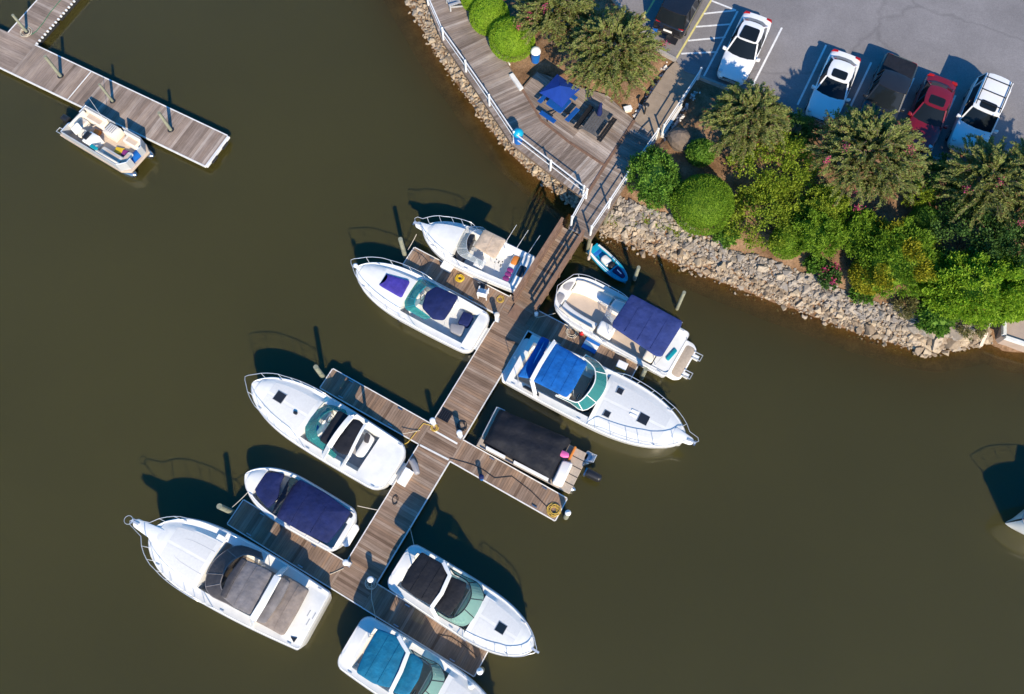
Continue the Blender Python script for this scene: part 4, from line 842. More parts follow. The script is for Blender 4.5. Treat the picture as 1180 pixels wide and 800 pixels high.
x, y = b.L((252, 622), 1.75); M().box((x, y, b.trunk(x)-.10), (.45, .45, .03), 0, .01).build('deck_hatch', 'gel', b.e); b.cleats([.5, b.L_*.45, b.L_*.87])
M().tube([(b.L_+.95+.2*math.cos(t), .2*math.sin(t), 2.25) for t in np.linspace(0, 6.28, 15)[:-1]], .014, 5, True).build('bow_ring', 'steel', b.e, 60)
# ---- J, K: twin cruisers at the bottom
def twin(bm, sa, sb, bow, label, cmat, canopy, arch, front, wsb, wst, ck, hatch):
    b = Boat('cabin_cruiser', label, bow, sa, sb, 1.0, 1.4, .5, .93, 2.9, .62, cat='cruiser', beam=bm, rs=.45)
    z, xa, xf = std_zones(b, ck, h=.16, wc=.74, wt=.86); b.deck(z); floor(b, xa, xf, mat='floor_tan', wc=.68); b.platform(.1, .36, 'gel')
    b.lpad('stern_pad', [(.05, -b.hb(0)*.86), (.6, -b.hb(0)*.9), (.6, b.hb(0)*.9), (.05, b.hb(0)*.86)], .9, 1.12, 'gel', .05, 1)
    b.canvas('canopy', canopy, 2.6, cmat, .08, .1, 1, seams=2); b.arch(arch, 2.55, .2, .09); b.canvas('front_canvas', front, 2.3, cmat, .04, .08, 1, legs=False)
    b.windshield(wsb, 1.4, wst, 2.05, 'glass_mint', 'smoke', .028)
    b.lpad('dashboard', [(xf-.8, -.95), (xf-.2, -.7), (xf-.2, .7), (xf-.8, .95)], .45, 1.25, 'vinyl_cream', .08, 1); b.wheel(xf-.95, -.5, 1.25); b.seat(xf-1.6, -.5, .43)
    b.nonskid(xf+.25, b.L_*.88, .86)
    if hatch: b.hatch(hatch, .42, mat='glass_dark')
    b.rail(b.L_*.55, b.L_*.985, .42, 6, .05, .1); b.cleats([.8, b.L_*.5, b.L_*.87]); x = b.L_+.12; M().box((x, 0, 1.42), (.4, .1, .06)).build('anchor', 'steel', b.e); return b
bj = twin(2.5, (472, 630), (449, 671), (614, 748), 'white cruiser with black canvas and pale green windshield, lower right', 'canvas_black', [(485.5, 635.7), (510, 649.7), (516.5, 663), (508, 684), (497, 698), (478, 688), (461, 674), (470, 656)], [(511, 648), (518.5, 663), (509, 684), (497, 700)],
     [(519, 664), (529, 668), (538, 672), (534, 688), (517, 711), (500, 700), (511, 684)], [(519, 655), (534, 664), (549, 671), (556, 681), (557, 692), (547, 713), (534, 722), (519, 717), (503, 707)], [(524, 662), (533, 666), (540, 672), (543, 681), (542, 690), (535, 702), (526, 710), (517, 712), (504, 704)], ((470, 656), (552, 701)), (577.3, 724))
sh = lambda pts, a=-47, c=91: [(x+a, y+c) for x, y in pts]
bk = twin(2.75, (415, 719), (396, 754), (575, 846), 'white cruiser with teal blue canvas cut off by the bottom edge', 'canvas_teal', [(435, 724.5), (457.5, 733), (468, 748), (463, 770), (449, 793), (430, 788), (410, 775), (420, 750)], [(459, 733), (470.5, 752), (462, 774), (450, 797)],
     [(473, 752), (483, 757), (488, 764), (483, 782), (470, 803), (452, 798), (463, 772)], sh([(519, 655), (534, 664), (549, 671), (556, 681), (557, 692), (547, 713), (534, 722), (519, 717), (503, 707)], -45, 94), sh([(524, 662), (533, 666), (540, 672), (543, 681), (542, 690), (535, 702), (526, 710), (517, 712), (504, 704)], -45, 94), ((420, 745), (508, 795)), None)
# ---- pontoon boats
def pontoon(label, sw, se, ne, nw, z=.62, name='pontoon_boat'):
    c = [P(*q, WATER+z) for q in (sw, se, ne, nw)]; a = (c[0]+c[3])/2; d = (c[1]+c[2])/2; o = a.copy(); o.z = WATER
    fr = Frame(o, math.atan2(d.y-a.y, d.x-a.x)); L = (d-a).length; W = ((c[0]-c[3]).length+(c[1]-c[2]).length)/2
    e = empty(name, o, fr.rz, label, 'pontoon boat', 'boats moored along the floating dock')
    for s in (1, -1):
        M().tube([(-.15, s*W*.34, .18), (0, s*W*.34, .18), (L*.9, s*W*.34, .18), (L*1.0, s*W*.34, .26), (L+.18, s*W*.34, .36)], [.1, .3, .3, .2, .04], 14).build('pontoon', 'alu', e, 50)
    return fr, L, W, e
fr, L, W, e = pontoon('open pontoon boat with cream lounges moored at the upper left dock', (71, 157), (151, 204), (172, 169), (96, 123))
M().prism([(0, -W/2), (L*.9, -W/2), (L, -W*.36), (L, W*.36), (L*.9, W/2), (0, W/2)], .5, .62, .02, 0).build('deck', 'vinyl_tan', e)
def panel(a, b, h=.62, z=.63, mat='gel_grey', t=.05):
    o = M().beam((a[0], a[1], z+h/2), (b[0], b[1], z+h/2), t, h).build('side_panel', mat, e); M().tube([(a[0], a[1], z+h+.03), (b[0], b[1], z+h+.03)], .025, 6).build('top_rail', 'steel', o)
y = W/2-.05; x1 = L*.90
for a, b in (((.5, -y), (L*.45, -y)), ((L*.45, -y), (x1, -y)), ((.5, y), (L*.52, y)), ((L*.64, y), (x1, y)), ((x1, y), (L-.12, y*.6)), ((x1, -y), (L-.12, -y*.6)), ((L-.12, y*.6), (L-.12, .3)), ((L-.12, -y*.6), (L-.12, -.3)), ((.5, y), (.5, .5)), ((.5, -y), (.5, -.4))): panel(a, b)
def lounge(poly, back=None, m1='vinyl_cream', m2='vinyl_cream'):
    o = M().prism(poly, .63, 1.02, .06, 1).build('lounge', m1, e, 45)
    if back: M().prism(back, .7, 1.28, .05, 1).build('lounge_back', m2, o, 45)
    cx = sum(p[0] for p in poly)/len(poly); cy = sum(p[1] for p in poly)/len(poly); M().prism([(cx+(p[0]-cx)*.62, cy+(p[1]-cy)*.62) for p in poly], 1.015, 1.032, .008, 0).build('seat_inlay', 'vinyl_tan', o)
lounge([(L*.58, -y+.05), (x1, -y+.05), (x1, -y+.65), (L*.58, -y+.65)], [(L*.58, -y+.04), (x1+.1, -y+.04), (x1+.1, -y+.2), (L*.58, -y+.2)])
lounge([(L*.70, y-.62), (L*.92, y-.62), (L*.92, y-.05), (L*.70, y-.05)], [(L*.68, y-.2), (x1+.1, y-.2), (x1+.1, y-.04), (L*.68, y-.04)])
lounge([(.55, y-.6), (L*.42, y-.6), (L*.42, y-.05), (.55, y-.05)], [(.55, y-.2), (L*.42, y-.2), (L*.42, y-.04), (.55, y-.04)]); lounge([(.55, -.5), (1.15, -.5), (1.15, y-.62), (.55, y-.62)], [(.52, -.5), (.68, -.5), (.68, y-.3), (.52, y-.3)])
lounge([(L*.86, -.85), (L*.93, -.85), (L*.93, .1), (L*.86, .1)])
o = M().box((L*.44, -y+.55, 1.0), (.62, .75, .75), 0, .1).build('console', 'gel', e, 40); M().box((L*.40, -y+.55, 1.42), (.3, .5, .1), .0, .04).build('dash', 'black', o); M().tube([(L*.36, -y+.55+.17*math.cos(t), 1.36+.15*math.sin(t)) for t in np.linspace(0, 6.28, 12)[:-1]], .018, 5, True).build('steering_wheel', 'black', o)
M().lathe((L*.29, -y+.6, .63), [(.1, 0), (.06, .1), (.06, .38), (.27, .4), (.29, .46), (.25, .52)], 14).build('captain_seat', 'vinyl_cream', e, 45); M().prism([(L*.29-.36, -y+.35), (L*.29-.22, -y+.32), (L*.29-.22, -y+.88), (L*.29-.36, -y+.85)], 1.1, 1.65, .05, 1).build('captain_seat_back', 'vinyl_white', e, 45)
o = M().box((L*.55, y-.45, .95), (.75, .7, .62), 0, .06).build('changing_console', 'vinyl_cream', e, 40)
for k in range(4): M().box((L*.55-.2+.13*k, y-.42, 1.265), (.05, .45, .012)).build('vent_slat', 'vinyl_grey', o)
M().prism([(L-.7, -.2), (L-.2, -.35), (L-.15, .5), (L-.55, .55)], .63, .85, .06, 1, .06).build('blue_cover', 'canvas_blue', e, 45); M().box((L*.72, -.1, .7), (.5, .4, .12), .3, .04).build('yellow_tube', 'yellow', e); M().box((L*.8, -.05, .72), (.35, .35, .16), .3, .05).build('dark_bag', 'magenta', e)
M().prism([(.1, -.75), (.45, -.75), (.45, -.2), (.1, -.2)], .63, .95, .06, 1).build('motor_well_cover', 'vinyl_white', e); o = M().box((-.35, -.1, .62), (.5, .35, .55), 0, .1).build('outboard_motor', 'black', e); M().box((-.38, -.1, .1), (.2, .16, .7)).build('motor_leg', 'black', o)
M().tube([(-.05, -1.0, .6), (-.4, -1.0, .55), (-.4, -.7, .55), (-.05, -.7, .6)], .025, 6).build('boarding_ladder', 'steel', e); M().box((L*.36, .15, .75), (.35, .3, .24), .2, .05).build('picnic_basket', 'orange', e); M().box((L*.3, .1, 1.0), (.7, .05, .04), 1.2, .01).build('table_edge', 'vinyl_tan', e)
M().tube([(L*.36, y-.1, 1.2), (L*.30, y+.1, 2.6)], .012, 5).build('fishing_rod', 'steel', e); M().prism([(L*.5, -y+.1), (L*.6, -y+.1), (L*.6, -y+.3), (L*.5, -y+.3)], 1.27, 1.33, .02, 1).build('teal_towel', 'teal_plastic', e)
# black covered pontoon
fr, L, W, e = pontoon('pontoon boat under a black cover with an outboard at its stern', (550, 512), (656, 571), (679, 522), (572, 471), .62)
M().prism([(0, -W/2), (L, -W/2), (L, W/2), (0, W/2)], .5, .62, .02, 0).build('deck', 'floor_tan', e)
cov = [fr.L(q, 1.35) for q in ((580, 470), (618, 482), (659, 503), (655, 522), (643, 541), (633, 552), (600, 535), (562.5, 514), (557.5, 499), (567, 484))]
c4 = [fr.L(q, 1.35) for q in ((575, 469), (660, 504), (634, 553), (556, 508))]; N = 22; m = M(); rows = []
for i in range(N+1):
    u = i/N; row = []
    for j in range(N+1):
        v = j/N; q = [c4[0][k]*(1-u)*(1-v)+c4[1][k]*u*(1-v)+c4[2][k]*u*v+c4[3][k]*(1-u)*v for k in (0, 1)]; ed = min(u, 1-u, v, 1-v)
        z = 1.2+.28*min(1, ed*5)**.5+.1*math.sin(math.pi*v)+.03*math.sin(u*21+2*math.sin(v*5))+.018*math.sin(v*17+u*6)
        if ed == 0: z = .78+.1*abs(math.sin(u*13+v*9))
        row.append((q[0], q[1], z))
    rows.append(row)
m.loft(rows, cap=False, ring_closed=False); m.build('boat_cover', 'canvas_black', e, 70)
y = -W/2+.06
for a, b in ((.55, 1.6), (2.1, 4.0)): M().beam((a, y, .95), (b, y, .95), .09, .5).build('side_panel', 'vinyl_white', e)
for a, b in ((.2, L*.8),): M().tube([(a, y-.03, .66), (b, y-.03, .66)], .03, 6).build('deck_rail', 'alu', e)
M().tube([(.1, -.6, 1.15), (.05, 1.0, 1.15), (.15, W/2-.1, 1.15), (.5, W/2-.08, 1.15)], .025, 6).build('front_rail', 'steel', e); M().tube([(.1, -.6, 1.15), (.1, -.6, .6)], .02, 6).build('rail_post', 'steel', e)
p = [fr.L(q, 1.05) for q in ((648, 529.7), (660.7, 533.5), (648, 560.5), (636, 556))]; o = M().prism(p, .63, 1.05, .08, 1).build('sun_lounge', 'vinyl_white', e, 45)
for i in range(4): yy = -W*.3+i*W*.2; M().box((L-.35, yy, .628), (.7, .03, .012)).build('deck_seam', 'rubber', e)
x, y = fr.L((686, 549), .8); o = M().prism([(x-.5, y-.2), (x+.25, y-.17), (x+.35, y), (x+.25, y+.17), (x-.5, y+.2)], .55, 1.05, .1, 1).build('outboard_motor', 'black', e, 45); M().box((x-.25, y, .1), (.2, .14, .9)).build('motor_leg', 'black', o); M().box((x-.52, y, .55), (.1, .4, .4)).build('motor_bracket', 'alu', o)
x, y = fr.L((680, 527), .6); M().prism([(x-.3, y-.28), (x+.2, y-.25), (x+.25, y+.25), (x-.3, y+.28)], .4, .62, .06, 1).build('stern_pod', 'alu', e, 45); M().tube([(x, y-.2, .62), (x+.25, y-.2, .8), (x+.25, y+.2, .8), (x, y+.2, .62)], .025, 6).build('boarding_ladder', 'steel', e)
x, y = fr.L((650, 523), 1.3); o = M().prism([(x-.35, y-.12), (x, y-.2), (x+.3, y-.05), (x+.2, y+.15), (x-.2, y+.14)], 1.2, 1.34, .05, 2).build('pink_float', 'pink', e, 45); x, y = fr.L((659, 523), 1.0); M().prism([(x-.06, y-.45), (x+.06, y-.45), (x+.06, y+.45), (x-.06, y+.45)], .66, .9, .03, 1).build('orange_strap', 'orange', e)
# ---- small blue and white watercraft by the gangway
b = Boat('personal_watercraft', 'small blue and white sit-on watercraft tied beside the gangway', (722, 323), (677, 290), (688, 280), .42, .5, .42, .82, 2.6, .62, 'cyan_plastic', 'cyan_plastic', 'boats moored along the floating dock', 'watercraft', .45)
L = b.L_; b.deck([(0, L*.12, .7, .44, .44, .02), (L*.12, L*.62, .62, .26, .26, 0), (L*.62, L*.9, .6, .5, .48, .05), (L*.9, L, .5, .5, .5, .01)], 'cyan_plastic')
for s in (1, -1): M().loft([[(x, s*(b.hb(x)+.0), .47), (x, s*(b.hb(x)-.11), .49), (x, s*(b.hb(x)-.11), .46), (x, s*(b.hb(x)+.0), .44)] for x in np.linspace(.05*L, .72*L, 9)]).build('side_stripe', 'white_plastic', b.e)
b.lpad('saddle', [(L*.3, -.2), (L*.52, -.22), (L*.52, .22), (L*.3, .2)], .28, .6, 'vinyl_white', .06, 2); b.lpad('saddle_front', [(L*.5, -.17), (L*.62, -.16), (L*.62, .16), (L*.5, .17)], .28, .62, 'black', .05, 1); b.lpad('bow_cover', [(L*.66, -.26), (L*.93, -.1), (L*.93, .1), (L*.66, .26)], .50, .62, 'canvas_navy', .05, 1)
M().tube([(L*.56, -.32, .72), (L*.6, 0, .78), (L*.56, .32, .72)], .025, 6).build('handlebar', 'black', b.e, 50); b.lpad('bow_emblem', [(L*.72, -.03), (L*.84, -.03), (L*.84, .03), (L*.72, .03)], .62, .625, 'white_plastic', 0, 0); b.lpad('rear_tray', [(.1, -.25), (L*.2, -.28), (L*.2, .28), (.1, .25)], .28, .4, 'blue_plastic', .04, 1)
o = M(); a, c = P(682, 281, .35), P(678, 300, .1); o.tube([(0, 0, 0), (c-a)*.4, (c-a)*.75], .05, 6); o.tube([(c-a)*.72, (c-a)*.85, (c-a)], [.05, .11, .05], 8); o = o.build('paddle', 'vinyl_tan', None, 50); o.location = a; tag(o, 'tan paddle lying across the back of the small blue watercraft', 'paddle')
# ---- a boat moored beyond the right edge: only its bow and rail show
b = Boat('cabin_cruiser', 'pale bow and rail of a boat just showing at the right edge', (1179, 598), (1345, 650), (1335, 592), 1.1, 1.6, 1.1, .9, 2.6, .66, cat='cruiser', beam=2.7)
z, xa, xf = std_zones(b, ((1310, 618), (1245, 610))); b.deck(z, 'vinyl_tan'); b.rail(b.L_*.5, b.L_*.98, .6, 5, .05, .1); b.canvas('canopy', [(1236, 574), (1300, 584), (1290, 630), (1230, 618)], 2.1, 'canvas_blue', .1, .1, 1)  # canopy lies out of view, added for the shadow it casts on the water
# ================================================================== CARS
mk('car_white', (.80, .80, .79), .25, var=.03, coat=.6); mk('car_red', (.17, .006, .012), .3, var=.05, coat=.6); mk('car_black', (.012, .013, .016), .25, var=.1, coat=.6); mk('car_dark', (.018, .019, .022), .3, var=.1, coat=.5)
mk('car_glass', (.010, .014, .018), .08, var=.05, spec=.22); mk('tyre', (.015, .015, .015), .8); mk('lamp_glass', (.6, .62, .64), .1); mk('tail_red', (.35, .01, .01), .2); mk('chrome', (.7, .7, .72), .12, 1)
SEDAN = [(0, .74, .45, .78, .84), (.015, .86, .34, .86, .92), (.05, .95, .27, .88, .93), (.14, .99, .22, .89, .91), (.3, 1, .2, .90, .91), (.5, 1, .2, .91, .93), (.70, 1, .2, .90, .95), (.82, .98, .2, .84, .91), (.91, .93, .22, .75, .82), (.96, .86, .26, .66, .73), (.988, .74, .32, .56, .62), (1, .60, .42, .50, .52)]
SUVB = [(0, .84, .5, .98, 1.0), (.012, .92, .36, 1.03, 1.06), (.05, .98, .3, 1.06, 1.09), (.2, 1, .26, 1.06, 1.09), (.5, 1, .26, 1.04, 1.07), (.72, 1, .26, 1.03, 1.09), (.85, .98, .26, .99, 1.05), (.93, .94, .28, .92, .98), (.975, .86, .34, .80, .86), (1, .72, .42, .62, .64)]
def car(label, rear, front, col, kind='sedan', L=None, W=1.82, H=1.46, sun=True, pano=False, rack=False, flip=False, group='cars parked along the shrub border'):
    A, B = P(*rear, LOT+.75), P(*front, LOT+.6); d = B-A; rz = math.atan2(d.y, d.x); l0 = math.hypot(d.x, d.y); L = L or min(5.3, l0); c = (A+B)/2; c.z = LOT+.006
    e = empty('pickup_truck' if kind == 'pickup' else 'parked_car', c, rz, label, 'pickup' if kind == 'pickup' else 'car', group); st = SEDAN if kind == 'sedan' else SUVB; hw = W/2; X = lambda f: (f-.5)*L
    rg = []
    for f, wf, zl, zs, zt in st:
        w = hw*wf; h = [(w*.9, zl), (w*.985, zl+.1), (w, (zl+zs)/2), (w*.975, zs-.06), (w*.90, zs), (w*.55, zt-.012), (w*.2, zt)]
        rg.append([(X(f), y, z) for y, z in h]+[(X(f), -y, z) for y, z in reversed(h)])
    body = M().loft(rg).build('body', col, e, 38); zb = .93 if kind == 'sedan' else 1.06
    if kind == 'sedan': base = [(.725, .0), (.715, .5), (.675, .9), (.5, .95), (.3, .93), (.13, .80), (.085, .4), (.08, 0)]; top = [(.555, .0), (.55, .4), (.53, .66), (.43, .72), (.33, .70), (.275, .63), (.258, .3), (.255, 0)]
    elif kind == 'suv': base = [(.735, .0), (.725, .5), (.69, .92), (.5, .96), (.2, .95), (.03, .90), (.012, .45), (.01, 0)]; top = [(.61, .0), (.605, .42), (.59, .74), (.45, .79), (.2, .78), (.085, .74), (.065, .38), (.062, 0)]
    else: base = [(.735, .0), (.725, .5), (.69, .92), (.6, .95), (.45, .95), (.335, .92), (.325, .45), (.322, 0)]; top = [(.61, .0), (.605, .42), (.59, .74), (.52, .78), (.45, .77), (.385, .74), (.375, .38), (.372, 0)]
    R = lambda pts, z, zc: [(X(f), y*hw, z+zc*(1-y*y)) for f, y in pts]+[(X(f), -y*hw, z+zc*(1-y*y)) for f, y in reversed(pts[1:-1])]
    r0, r1 = R(base, zb-.06, .03), R(top, H-.05, .04); M().loft([r0, r1]).build('cabin_glass', 'car_glass', e, 30)
    rt = [[(x*1.0, y*1.03, z-.01) for x, y, z in r1], [(x, y*1.02, z+.035) for x, y, z in r1]]; cx = sum(v[0] for v in r1)/len(r1); rt += [[(cx+(x-cx)*t, y*t, H+.03+.03*(1-t)) for x, y, z in r1] for t in (.85, .4)]
    roof = M().loft(rt).build('roof', col, e, 40)
    for s in (1, -1):
        for i in (2, 5) if kind == 'sedan' else (2, 4, 5):
            f0, y0 = base[i]; f1, y1 = top[i]; M().beam((X(f0), s*y0*hw*1.01, zb-.03), (X(f1), s*y1*hw*1.02, H-.02), .075, .05).build('pillar', col, e)
        f0, y0 = base[3]; f1, y1 = top[3]; M().beam((X(f0)-.1, s*y0*hw*1.005, zb-.03), (X(f1)-.1, s*y1*hw*1.015, H-.03), .05, .03).build('pillar', 'car_black', e)
        M().prism([(X(.655), s*hw*.97), (X(.68), s*hw*.97), (X(.675), s*(hw+.19)), (X(.64), s*(hw+.19))], zb-.02, zb+.13, .03, 1).build('side_mirror', col, e, 45)
        for f in (.175, .815):
            m = M(); m.loft([[(X(f)+r*math.cos(t), s*y, .32+r*math.sin(t)) for t in np.linspace(0, 6.283, 17)[:-1]] for y, r in ((hw-.22, .28), (hw-.2, .325), (hw-.02, .325), (hw+.0, .28))]); wl = m.build('wheel', 'tyre', e, 40)
            m = M(); m.loft([[(X(f)+r*math.cos(t), s*y, .32+r*math.sin(t)) for t in np.linspace(0, 6.283, 13)[:-1]] for y, r in ((hw-.01, .2), (hw+.006, .2), (hw+.012, .08))]); m.build('rim', 'alu', wl)
        M().prism([(X(.915), s*hw*.66), (X(.955), s*hw*.62), (X(.965), s*hw*.80), (X(.93), s*hw*.90)], .62, (.765 if kind == 'sedan' else .93), .02, 1).build('headlight', 'lamp_glass', e); M().prism([(X(.012), s*hw*.55), (X(.04), s*hw*.55), (X(.05), s*hw*.92), (X(.015), s*hw*.85)], .7, (.93 if kind == 'sedan' else 1.05), .02, 0).build('tail_light', 'tail_red', e)
    M().prism([(X(.975), -hw*.5), (X(.998), -hw*.48), (X(.998), hw*.48), (X(.975), hw*.5)], .42, .6, .02, 0).build('grille', 'car_black', e); M().prism([(X(-.004), -.26), (X(.004), -.26), (X(.004), .26), (X(-.004), .26)], .62, .74).build('number_plate', 'white_plastic', e)
    if pano: M().prism([(X(.34), -hw*.5), (X(.535), -hw*.56), (X(.535), hw*.56), (X(.34), hw*.5)], H+.0, H+.078, .02, 1).build('panoramic_roof', 'car_glass', roof)
    elif sun: M().prism([(X(.40 if kind == 'sedan' else .46), -hw*.46), (X(.52 if kind == 'sedan' else .57), -hw*.46), (X(.52 if kind == 'sedan' else .57), hw*.46), (X(.40 if kind == 'sedan' else .46), hw*.46)], H+.02, H+.072, .02, 1).build('sunroof', 'car_glass', roof)
    if rack:
        for s in (1, -1): M().beam((X(.1), s*hw*.68, H+.1), (X(.56), s*hw*.68, H+.1), .04, .04).build('roof_rail', 'black', roof)
        for f in (.16, .34, .5): M().beam((X(f), -hw*.68, H+.12), (X(f), hw*.68, H+.12), .05, .03).build('cross_bar', 'black', roof)
    if kind == 'pickup': M().prism([(X(.03), -hw*.88), (X(.315), -hw*.88), (X(.315), hw*.88), (X(.03), hw*.88)], 1.0, 1.12, .03, 1).build('bed_cover', 'canvas_black', e); 
    for s in (-.25, .2): M().tube([(X(.70), s*hw, zb+.0), (X(.66), s*hw+.35, zb+.10)], .012, 4).build('wiper', 'black', e)
    return e, X
car('white sedan parked beside the hatched bay with a long dark panoramic roof', (874, 19), (841, 92), 'car_white', pano=True)
car('white sedan with a square black sunroof, nose in tree shade', (975.5, 63), (944, 138), 'car_white')
car('black pickup truck with a covered bed in deep shade', (1037, 73), (1003, 150), 'car_dark', 'pickup', 5.2, 1.95, 1.85, False)
car('dark red car parked between the black pickup and white SUV', (1086, 91), (1055, 170), 'car_red', H=1.42)
car('white SUV with roof rack at the right end of the row', (1143, 98), (1109, 175), 'car_white', 'suv', W=1.9, H=1.78, rack=True)
e, X = car('black SUV cut off by the top edge beside the yellow line', (769, 36), (806, -32), 'car_black', 'suv', 4.8, 1.95, 1.85, False)
M().box((X(-.07), -.4, .5), (.45, .7, .06)).build('cargo_carrier', 'black', e); M().tube([(X(0), -.4, .45), (X(-.12), -.4, .45)], .04, 6).build('tow_bar', 'black', e); M().box((X(-.06), .65, .55), (.3, .3, .3), .3, .03).build('white_container', 'blue_plastic', e)
# ================================================================== BOARDWALK FURNITURE
a0 = P(645, 104, ZB+1.8); tb = empty('umbrella_table', (a0.x, a0.y, ZB+.01), math.radians(50), 'blue picnic table under an open blue square umbrella', 'picnic table')
pz = 1.75; q4 = [(1.12*math.cos(t), 1.12*math.sin(t)) for t in (math.pi/4, 3*math.pi/4, 5*math.pi/4, 7*math.pi/4)]
mk('umb_blue', (.010, .045, .26), .75, var=.1, scale=3, spec=.2); mk('table_blue', (.008, .075, .30), .4, var=.08)
um = M().tube([(0, 0, 0), (0, 0, pz+.45)], .025, 8).build('umbrella_pole', 'alu', tb)
for i in range(4):
    a, b = q4[i], q4[(i+1) % 4]; m = M(); mid = ((a[0]+b[0])/2*.94, (a[1]+b[1])/2*.94); m.add([(0, 0, pz+.42), (*a, pz-.02), (*mid, pz+.03), (*b, pz-.02), (0, 0, pz+.39), (*a, pz-.05), (*mid, pz+.0), (*b, pz-.05)], [(0, 1, 2), (0, 2, 3), (4, 6, 5), (4, 7, 6), (1, 5, 6, 2), (2, 6, 7, 3), (0, 4, 5, 1), (3, 7, 4, 0)]); m.build('umbrella_panel', 'umb_blue', um)
M().prism([(x*.68, y*.68) for x, y in q4], .70, .75, .015, 1).build('table_top', 'table_blue', tb)
for i in range(4):
    t = i*math.pi/2; c, s = math.cos(t), math.sin(t); m = M(); m.box((.98*c, .98*s, .44), (.27, 1.05, .05), t, .015); bnc = m.build('bench', 'table_blue', tb)
    M().beam((.1*c, .1*s, .1), (.98*c, .98*s, .40), .05, .05).build('bench_arm', 'black', bnc); M().tube([(.98*c, .98*s, .42), (.98*c, .98*s, 0)], .03, 6).build('bench_leg', 'black', bnc)
a0 = P(686.5, 139, ZB+.7); bt = empty('picnic_table', (a0.x, a0.y, ZB+.01), math.radians(56), 'dark grey picnic table with a closed blue umbrella', 'picnic table')
mk('table_grey', (.09, .088, .09), .7, var=.2, scale=5)
for i in range(5): M().box((0, -.3+.15*i, .72), (1.75, .135, .04)).build('table_board', 'table_grey', bt)
for s in (1, -1):
    for k in (0, 1): M().box((0, s*(.68+.15*k), .44), (1.75, .135, .04)).build('bench_board', 'black', bt)
    for k in (1, -1): M().beam((k*.6, s*.2, .7), (k*.6, s*.75, .0), .08, .06).build('leg', 'table_grey', bt)
for k in (1, -1): M().box((k*.6, 0, .40), (.06, 1.55, .07)).build('crossbar', 'table_grey', bt)
um = M().tube([(.35, 0, 0), (.35, 0, 1.5)], .02, 8).build('umbrella_pole', 'alu', bt); M().lathe((.35, 0, .85), [(.14, 0), (.16, .15), (.11, .6), (.05, 1.0), (.01, 1.06)], 10).build('closed_umbrella', 'canvas_navy', um, 50)
def bin_(q, z, label, body, lid, h=.95, r=.28):
    p = P(*q, z); o = empty('trash_can', p, 0, label, 'trash can'); M().lathe((0, 0, 0), [(r*.86, 0), (r*.95, h*.5), (r, h*.8), (r*1.04, h*.82)], 16).build('bin', body, o, 40); M().lathe((0, 0, h*.82), [(r*1.08, 0), (r*1.05, .07), (r*.8, .2), (r*.35, .28), (.01, .29)], 16).build('lid', lid, o, 50)
bin_((597, 163), ZB+.01, 'round teal trash can against the waterside boardwalk railing', 'blue_plastic', 'cyan_plastic')
p = P(617, 68, 1.2); bin_((617, 70), H1(p.x, p.y), 'blue trash can with a white lid behind the umbrella table', 'blue_plastic', 'white_plastic')
p = P(526, 6, ZB); o = empty('garden_chair', (p.x, p.y, ZB+.01), math.radians(200), 'grey slatted garden chair on the boardwalk at the top edge', 'chair'); mk('chair_grey', (.36, .37, .39), .7, var=.12)
for i in range(4): M().box((.05+.13*i, 0, .36), (.11, .55, .03)).build('seat_slat', 'chair_grey', o)
for i in range(5): M().beam((0, -.22+.11*i, .38), (-.32, -.25+.125*i, 1.0), .095, .025).build('back_slat', 'chair_grey', o)
for s in (1, -1): M().box((.2, s*.36, .56), (.75, .13, .03)).build('armrest', 'chair_grey', o); M().box((.48, s*.33, .27), (.09, .04, .55)).build('front_leg', 'chair_grey', o); M().beam((.5, s*.28, .3), (-.45, s*.28, .03), .04, .1).build('side_rail', 'chair_grey', o)
p = P(742, 133, ZB); o = empty('path_light', (p.x, p.y, ZB+.01), 0, 'black bollard light where the path meets the boardwalk', 'light'); M().tube([(0, 0, 0), (0, 0, .85)], .05, 8).build('post', 'black', o); M().lathe((0, 0, .85), [(.06, 0), (.13, .04), (.17, .1), (.1, .18), (.01, .2)], 12).build('lamp_head', 'black', o, 50)
p = P(723, 127, 1.2); g = H1(p.x, p.y); o = empty('utility_box', (p.x, p.y, g-.02), .3, 'small pale utility box beside the boardwalk platform corner', 'box'); M().box((0, 0, .14), (.42, .26, .28), 0, .03).build('housing', 'vinyl_cream', o); M().box((0, 0, .295), (.45, .29, .04), 0, .015).build('lid', 'white_plastic', o)
a, b = P(589, 86, ZB+.08), P(601, 103, ZB+.08); o = M().beam((0, 0, 0), b-a, .24, .16).build('timber_edging', 'trim_white'); o.location = a; tag(o, 'pale painted timber edging beside the inner boardwalk edge', 'edging')
p = P(760, 42, LOT)
# ---- landing at the right edge with a white kerb and a bent pipe rail
mk('landing_tan', (.40, .31, .25), .85, var=.12, scale=2)
lp = [P2(q, .55) for q in ((1164, 352), (1158, 358), (1157.5, 385), (1161, 389), (1185, 397), (1300, 425), (1300, 330), (1190, 345))]; o = M().prism(lp, WATER-1, .55, .03).build('landing', 'landing_tan'); tag(o, kind='structure')
for a, b in (((1157, 358), (1156.8, 386)), ((1158, 389), (1185, 398)), ((1185, 398), (1300, 427))): A, B = P(*a, .6), P(*b, .6); M().beam(A, B, .16, .22).build('landing_kerb', 'trim_white', o)
line([(1156, 354, .95), (1152, 362, .95), (1144, 369, .6), (1139, 377, .0), (1138, 379, -.1)], .05, 'bent white pipe rail beside the tan landing at the right edge', 'white_paint', 'pipe_rail', 'pipe', None, 0)
a, b = P(1137, 383, .35), P(1130, 399, WATER+.15); o = M().beam((0, 0, 0), b-a, .16, .06).build('loose_plank', 'vinyl_tan'); o.location = a; tag(o, 'pale loose plank lying on the rocks by the tan landing', 'plank')
